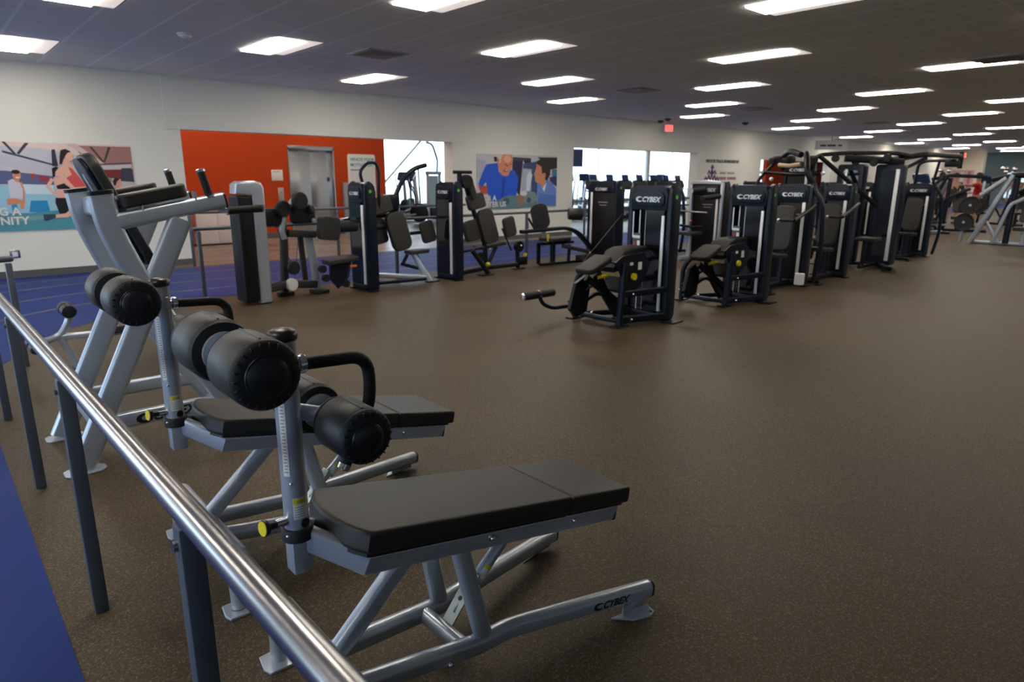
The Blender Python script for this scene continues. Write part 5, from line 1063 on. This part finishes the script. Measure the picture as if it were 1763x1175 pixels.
# ------------------------------------------------------------------ plate-loaded machines at the right
def plate(t, c, r=.20, ax=(0, 1, 0), w=.05, nm='weight_plate'):
    a = MB(); a.lathe([(0, r * .35), (.004, r * .6), (.006, r * .86), (0, r * .9), (0, r * .98), (.012, r), (w - .012, r), (w, r * .98), (w, r * .35)], c, ax, 26); p = a.build(nm, 'rubber', t)
    a = MB(); a.lathe([(-.01, .028), (w + .01, .028)], c, ax, 14); a.build('plate_hub', 'silver', p); return p
def plate_machine(label, loc, rz=0, dark=False):
    global bar
    bar_ = bar
    if dark:
        def bar(*a_, **k_): a_ = tuple('navy' if q_ == 'silver' else q_ for q_ in a_); return bar_(*a_, **k_)
    try: return _plate_machine(label, loc, rz)
    finally: bar = bar_
def _plate_machine(label, loc, rz=0):
    t = thing('plate_loaded_machine', label, 'exercise machine', loc, rz, 'plate-loaded machines at the right')
    bar(t, [(0, .38, .03), (0, -.25, 1.62)], .10, .13, og, 'inclined_beam', 'silver', 0, up=(1, 0, 0))
    bar(t, [(.1, -.30, .05), (.1, -.32, 1.55)], .12, .11, og, 'upright_column', 'navy', 0, up=(1, 0, 0))
    bar(t, [(0, .15, 1.50), (0, -.3, 1.62), (0, -1.2, 1.58)], .10, .10, og, 'top_beam', 'blackpaint', .1)
    bar(t, [(-.1, .30, 1.15), (-.1, -.15, 1.55)], .09, .09, og, 'press_lever', 'silver', 0); bar(t, [(-.1, -.35, .98), (-.1, -.85, 1.25)], .08, .08, og, 'press_lever', 'silver', 0)
    bar(t, [(.05, -.05, .05), (.05, -.28, .95), (.05, -.75, 1.22)], .07, .08, og, 'bent_tube', 'silver', .1)
    bar(t, [(.2, .42, .04), (.2, -1.4, .04)], .10, .07, og, 'base_rail', 'silver', 0); bar(t, [(-.5, -.85, .04), (.8, -.85, .04)], .08, .06, og, 'base_rail', 'silver', 0)
    bar(t, [(.1, .15, .55), (.15, -.15, .06)], .06, .06, og, 'diagonal_brace', 'silver', 0)
    bar(t, [(-.15, .55, .05), (-.15, .48, .95)], .05, .09, og, 'plate_post', 'silver', 0)
    for y, z in ((.42, .92), (.50, .52)): plate(t, (-.32, y, z), .21, (1, 0, -.1)); plate(t, (-.25, y, z), .19, (1, 0, -.1))
    plate(t, (-.1, -.85, .75), .21, (1, 0, 0)); plate(t, (.0, -1.15, .78), .20, (1, 0, 0))
    padbox(t, (-.15, -.65, .42), .45, .34, .08, (1, 0, 0), (0, 1, 0), og, 'seat_pad', 'vinyl', .05); padbox(t, (.12, -.65, .85), .6, .3, .08, (.25, 0, 1), (0, 1, 0), og, 'back_pad', 'vinyl', .06)
    bar(t, [(-.1, -.65, .05), (-.1, -.65, .40)], .08, .08, og, 'seat_post', 'silver', 0)
    a = MB(); a.ball((0, -.05, 1.76), .07, (1, 1.2, .7)); a.ball((0, -.25, 1.74), .05); a.build('chrome_cap', 'chrome', t)
    return t
plate_machine('silver plate-loaded machine with a slanting beam at the right edge', (19.0, 4.22, 0))
plate_machine('dark-framed machine with black weight plates behind the slanting silver beam', (22.8, 6.6, 0), R(15), True)
plate_machine('far dark-framed machine with black plates behind the people at the right', (27.5, 6.0, 0), R(-20), True)
plate_machine('silver plate-loaded machine partly cut by the right edge', (23.5, 4.0, 0), R(35))

# ------------------------------------------------------------------ cardio machines
def elliptical(label, loc, rz, m='blackpaint', s_=1.0, group=None):
    t = thing('elliptical_trainer', label, 'exercise machine', loc, rz, group)
    bar(t, [(-.8, 0, .06), (.75, 0, .06)], .12, .09, og, 'base_beam', 'silver', 0); bar(t, [(.72, -.28, .04), (.72, .28, .04)], .08, .06, og, 'cross_foot', m, 0); bar(t, [(-.78, -.28, .04), (-.78, .28, .04)], .08, .06, og, 'cross_foot', m, 0)
    a = MB(); a.lathe([(-.14, .20), (-.12, .30), (.12, .30), (.14, .20)], (.45, 0, .36), (0, 1, 0), 26); a.build('drive_housing', m, t)
    bar(t, [(.42, 0, .4), (.30, 0, 1.42)], .10, .12, og, 'console_mast', 'silver', 0)
    padbox(t, (.27, 0, 1.50), .34, .46, .07, V((.55, 0, 1)), (0, 1, 0), og, 'console', 'screen', .06)
    for k in (-1, 1):
        bar(t, [(.38, k * .26, .30), (.34, k * .26, .95), (.16, k * .25, 1.25), (.10, k * .24, 1.62)], 0, 0, og, 'moving_arm', m, .12, r=.024)
        bar(t, [(-.72, k * .17, .20 + k * .06), (.36, k * .22, .32)], .05, .05, og, 'pedal_rail', 'silver', 0)
        padbox(t, (-.28, k * .17, .30 + k * .05), .36, .16, .05, (1, 0, 0), (0, 1, 0), og, 'foot_pedal', 'rubber', .04)
    return t
def treadmill(label, loc, rz, group=None):
    t = thing('treadmill', label, 'exercise machine', loc, rz, group)
    a = MB(); a.prism(rrect(1.9, .80, .08), .16, Matrix.Translation((0, 0, .04)), .02, 2); a.build('deck', 'blackpaint', t)
    a = MB(); a.box((-.08, 0, .205), (1.6, .5, .012), bev=.003); a.build('running_belt', 'rubber', t)
    a = MB(); a.prism([(.55, .18), (.95, .18), (.93, .34), (.70, .36)], .72, frame((0, .36, 0), (1, 0, 0), (0, 0, 1)), .02, 2); a.build('motor_cover', 'vinylgrey', t)
    for k in (-1, 1):
        bar(t, [(.78, k * .36, .2), (.62, k * .36, 1.15)], .06, .09, og, 'upright', 'silver', 0, up=(1, 0, 0)); bar(t, [(.66, k * .36, 1.02), (.20, k * .34, .98)], 0, 0, og, 'side_handrail', 'rubber', 0, r=.022)
    padbox(t, (.60, 0, 1.22), .36, .72, .08, V((.45, 0, 1)), (0, 1, 0), og, 'console', 'blackpaint', .07)
    a = MB(); a.tube([(.52, -.2, 1.04), (.42, 0, 1.04), (.52, .2, 1.04)], .018, fil=.06); a.build('front_grip', 'rubber', t)
    padbox(t, (.64, 0, 1.50), .24, .34, .05, V((.3, 0, 1)), (0, 1, 0), og, 'screen', 'screen', .02)
    return t
def bike(label, loc, rz, group=None):
    t = thing('exercise_bike', label, 'exercise machine', loc, rz, group)
    bar(t, [(-.5, 0, .06), (.5, 0, .06)], .10, .08, og, 'base_beam', 'silver', 0)
    for x in (-.5, .5): bar(t, [(x, -.26, .04), (x, .26, .04)], .08, .06, og, 'cross_foot', 'blackpaint', 0)
    a = MB(); a.lathe([(-.06, .2), (-.05, .26), (.05, .26), (.06, .2)], (.28, 0, .42), (0, 1, 0), 26); a.build('drive_housing', 'blackpaint', t)
    bar(t, [(.30, 0, .3), (.42, 0, 1.15)], .08, .09, og, 'console_mast', 'blackpaint', 0); bar(t, [(-.10, 0, .1), (-.30, 0, .85)], .07, .07, og, 'saddle_post', 'silver', 0)
    padbox(t, (-.32, 0, .90), .28, .22, .07, (1, 0, 0), (0, 1, 0), og, 'saddle', 'vinyl', .09)
    bar(t, [(.40, -.24, 1.08), (.46, -.15, 1.14), (.42, 0, 1.12), (.46, .15, 1.14), (.40, .24, 1.08)], 0, 0, og, 'handlebar', 'rubber', .05, r=.02); padbox(t, (.46, 0, 1.26), .22, .30, .05, V((.4, 0, 1)), (0, 1, 0), og, 'console', 'screen', .04)
    return t
GL = 'exercise machines in the bright lobby'
elliptical('dark elliptical trainer standing in the first bright opening', (12.0, 18.6, .005), R(-40), group=GL)
elliptical('small pale elliptical trainer farther back in the first bright opening', (15.2, 23.2, .005), R(-120), 'vinylgrey', group=GL)
elliptical('low dark elliptical trainer left of the silver cable tower', (13.6, 21.4, .005), R(30), group=GL)
t = thing('cable_tower', 'silver-framed cable tower in the first bright opening', 'exercise machine', (13.55, 19.2, .005))
for k in (-1, 1): a = MB(); a.box((k * .25, 0, .82), (.08, .10, 1.64), bev=.015); a.build('silver_upright', 'silver', t)
a = MB(); a.box((0, 0, 1.62), (.62, .14, .12), bev=.03); a.build('top_housing', 'silver', t); a = MB(); a.box((0, .04, .78), (.40, .03, 1.5)); a.build('pale_panel', mat('pale_blue_panel', (.40, .58, .66), .4), t); a = MB(); a.box((0, -.02, .25), (.30, .10, .40), bev=.01); a.build('weight_stack', 'stack', t)
bar(t, [(-.25, 0, .05), (-.25, -.8, .05)], .08, .06, og, 'base_rail', 'silver', 0); bar(t, [(.25, 0, .05), (.25, -.8, .05)], .08, .06, og, 'base_rail', 'silver', 0)
bar(t, [(.15, 0, 1.68), (.18, 0, 2.05), (-.05, -.05, 2.55), (-.3, -.05, 2.62)], 0, 0, og, 'curved_arm', 'silver', .1, r=.04)
first = None
for i, (x, y) in enumerate(((19.2, 16.4), (20.4, 16.6), (21.6, 16.8), (22.8, 17.0), (24.0, 17.2), (25.2, 17.4), (26.4, 17.6))):
    if first is None: first = treadmill('leftmost treadmill in the wide bright opening', (x, y, .005), R(80), 'treadmills facing the lobby windows'); 
    else: c = copy_tree(first); c.location = (x, y, .005); c['label'] = ['', 'second', 'third', 'fourth', 'fifth', 'sixth', 'rightmost'][i] + (' treadmill from the left' if i < 6 else ' treadmill') + ' in the wide bright opening'
elliptical('elliptical trainer at the left side of the wide bright opening', (18.0, 17.0, .005), R(60), 'vinylgrey', group=GL)
elliptical('elliptical trainer behind the centre tower in the wide bright opening', (22.0, 19.8, .005), R(60), group=GL)
elliptical('elliptical trainer at the right side of the wide bright opening', (27.5, 20.0, .005), R(20), group=GL)
elliptical('elliptical trainer seen through the farthest opening', (33.0, 18.8, .005), R(20), group=GL)
elliptical('second elliptical trainer seen through the farthest opening', (35.0, 20.5, .005), R(60), group=GL)
bike('exercise bike in the crowd of dark machines before the far cream wall', (30.0, 8.6, 0), R(200), 'cardio machines near the far cream wall')
bike('exercise bike nearest the person in grey', (28.6, 8.4, 0), R(190), 'cardio machines near the far cream wall')
elliptical('elliptical trainer before the far cream wall', (36.5, 8.7, 0), R(200), group='cardio machines near the far cream wall')
elliptical('elliptical trainer just right of the last central tower', (21.0, 6.3, 0), R(160), group='cardio machines near the far cream wall')
bike('exercise bike right of the far cream wall edge', (37.6, 6.2, 0), R(170), 'cardio machines near the far cream wall')
# pink and white banner on the far cream wall
t = thing('wall_banner', 'pale pink and purple striped banner on the far cream wall', 'banner', (44.59, 11.7, 1.35))
a = MB(); a.box((0, 0, 0), (.02, 1.1, 1.3)); a.build('banner_cloth', mat('pale_pink_cloth', (.62, .42, .44), .8), t)
for k, c in enumerate(((.45, .12, .28), (.7, .66, .68), (.5, .16, .2))):
    a = MB(); a.box((-.012, .35 - .34 * k, .05 * k), (.006, .16, 1.0)); a.build('banner_stripe', mat('banner_stripe_%d' % k, c, .8), t)

# ------------------------------------------------------------------ people training in the distance
def person(label, loc, rz, shirt, pants, pose='stand', hair_long=False, grp=None):
    t = thing('person', label, 'person', loc, rz)
    seat = pose == 'sit'
    hz = .52 if seat else .92
    P_ = {'pel': (0, 0, hz, .125), 'wst': (.01, 0, hz + .14, .115), 'chs': (0, 0, hz + .34, .135), 'nck': (.01, 0, hz + .50, .055), 'hd0': (.02, 0, hz + .60, .072), 'hd1': (.025, 0, hz + .70, .085), 'hd2': (.015, 0, hz + .76, .06)}
    E_ = [('pel', 'wst'), ('wst', 'chs'), ('chs', 'nck'), ('nck', 'hd0'), ('hd0', 'hd1'), ('hd1', 'hd2')]
    for s_, k in ((1, 'L'), (-1, 'R')):
        P_['sh' + k] = (0, s_ * .17, hz + .44, .058)
        if pose == 'reach' and s_ > 0: el, wr = (.16, .40, hz + .40), (.30, .58, hz + .42)
        elif pose == 'row' or seat: el, wr = (.18, s_ * .26, hz + .24), (.42, s_ * .20, hz + .30)
        else: el, wr = (-.03, s_ * .26, hz + .18), (.10, s_ * .27, hz - .04)
        P_['el' + k] = (*el, .042); P_['wr' + k] = (*wr, .028)
        d = (V(wr) - V(el)).normalized(); hd = V(wr) + d * .07; P_['pm' + k] = (*hd, .034)
        E_ += [('chs', 'sh' + k), ('sh' + k, 'el' + k), ('el' + k, 'wr' + k), ('wr' + k, 'pm' + k)]
        sd = V((0, 0, 1)).cross(d); sd = sd.normalized() if sd.length > .1 else V((0, 1, 0)); up = d.cross(sd)
        for f in range(4):
            q0 = hd + sd * (.028 - .018 * f) + d * .03; q1 = q0 + d * (.030 + (.004, .010, .008, -.002)[f]) - up * .008; q2 = q1 + d * .018 - up * .014
            P_['f%d%sa' % (f, k)] = (*q0, .010); P_['f%d%sb' % (f, k)] = (*q1, .009); P_['f%d%sc' % (f, k)] = (*q2, .007)
            E_ += [('pm' + k, 'f%d%sa' % (f, k)), ('f%d%sa' % (f, k), 'f%d%sb' % (f, k)), ('f%d%sb' % (f, k), 'f%d%sc' % (f, k))]
        q0 = V(wr) + d * .03 + sd * .035 * s_; q1 = q0 + d * .035 + sd * .015 * s_; P_['t' + k + 'a'] = (*q0, .011); P_['t' + k + 'b'] = (*q1, .009)
        E_ += [('wr' + k, 't' + k + 'a'), ('t' + k + 'a', 't' + k + 'b')]
        P_['hp' + k] = (0, s_ * .09, hz - .06, .092)
        kn = (.42, s_ * .14, hz - .02) if seat else (.03, s_ * .11, .50); an = (.46, s_ * .14, .10) if seat else (-.02, s_ * .12, .09)
        P_['kn' + k] = (*kn, .060); P_['cf' + k] = (*(V(kn).lerp(V(an), .35) - V((.02, 0, 0))), .056); P_['an' + k] = (*an, .036); P_['ft' + k] = (an[0] + .14, an[1] + s_ * .02, .035, .034)
        E_ += [('pel', 'hp' + k), ('hp' + k, 'kn' + k), ('kn' + k, 'cf' + k), ('cf' + k, 'an' + k), ('an' + k, 'ft' + k)]
    def grow(names, edges, name, m, infl=0, root='pel'):
        ids = {n: i for i, n in enumerate(names)}; me = bpy.data.meshes.new(name); me.from_pydata([P_[n][:3] for n in names], [(ids[a], ids[b_]) for a, b_ in edges if a in ids and b_ in ids], [])
        o = bpy.data.objects.new(name, me); COL.objects.link(o); o.modifiers.new('skin', 'SKIN'); sb = o.modifiers.new('sub', 'SUBSURF'); sb.levels = 2; sb.render_levels = 2
        for i, n in enumerate(names): r = P_[n][3] + infl; me.skin_vertices[0].data[i].radius = (r, r)
        me.skin_vertices[0].data[ids[root]].use_root = True
        dg = bpy.context.evaluated_depsgraph_get(); m2 = bpy.data.meshes.new_from_object(o.evaluated_get(dg)); bpy.data.objects.remove(o)
        m2.materials.clear(); m2.materials.append(M[m]); m2.shade_smooth(); o = bpy.data.objects.new(name, m2); COL.objects.link(o); o.parent = t; return o
    body = grow(list(P_), E_, 'body', 'skin')
    grow(['pel', 'wst', 'chs', 'shL', 'shR', 'elL', 'elR'], [('pel', 'wst'), ('wst', 'chs'), ('chs', 'shL'), ('chs', 'shR'), ('shL', 'elL'), ('shR', 'elR')], 'shirt', shirt, .016)
    grow(['pel', 'hpL', 'hpR', 'knL', 'knR'], [('pel', 'hpL'), ('pel', 'hpR'), ('hpL', 'knL'), ('hpR', 'knR')], 'shorts', pants, .018)
    hx_, hz_ = .025, hz + .70
    a = MB(); a.ball((hx_ - .018, 0, hz_ + .025), .098, (1.0, .92, .95)); 
    if hair_long: a.ball((hx_ - .07, 0, hz_ - .08), .07, (.8, .9, 1.6))
    a.build('hair', 'hair', t)
    a = MB(); a.ball((hx_ + .088, 0, hz_ - .025), .016, (1.2, .8, 1.2)); a.build('nose', 'skin', t)
    for s_ in (-1, 1):
        a = MB(); a.ball((hx_ + .078, s_ * .032, hz_), .009); a.build('eye', 'ink', t)
        a = MB(); a.ball((hx_ - .005, s_ * .088, hz_ - .01), .022, (.7, .4, 1.2)); a.build('ear', 'skin', t)
        f = P_['ft' + ('L' if s_ > 0 else 'R')]; a = MB(); a.prism(rrect(.27, .10, .045), .07, Matrix.Translation((f[0] - .06, f[1], 0)), .02, 2); a.build('shoe', 'shorts', t)
    a = MB(); a.box((hx_ + .082, 0, hz_ - .058), (.008, .04, .008), bev=.002); a.build('mouth', 'red', t)
    return t
person('person in a bright red shirt standing with one arm held out', (25.5, 6.2, 0), R(100), 'shirtred', 'tan', 'reach')
person('dark-haired person in grey seen above the machines left of the red shirt', (24.6, 7.0, 0), R(210), 'shirtgrey', 'shorts', 'row')
person('long-haired person in dark clothing just left of the red shirt', (27.2, 7.3, 0), R(180), 'shorts', 'shorts', 'stand', True)
person('person in a pale top in the distance right of the red shirt', (30.5, 6.2, 0), R(200), 'shirtwhite', 'shorts', 'stand')
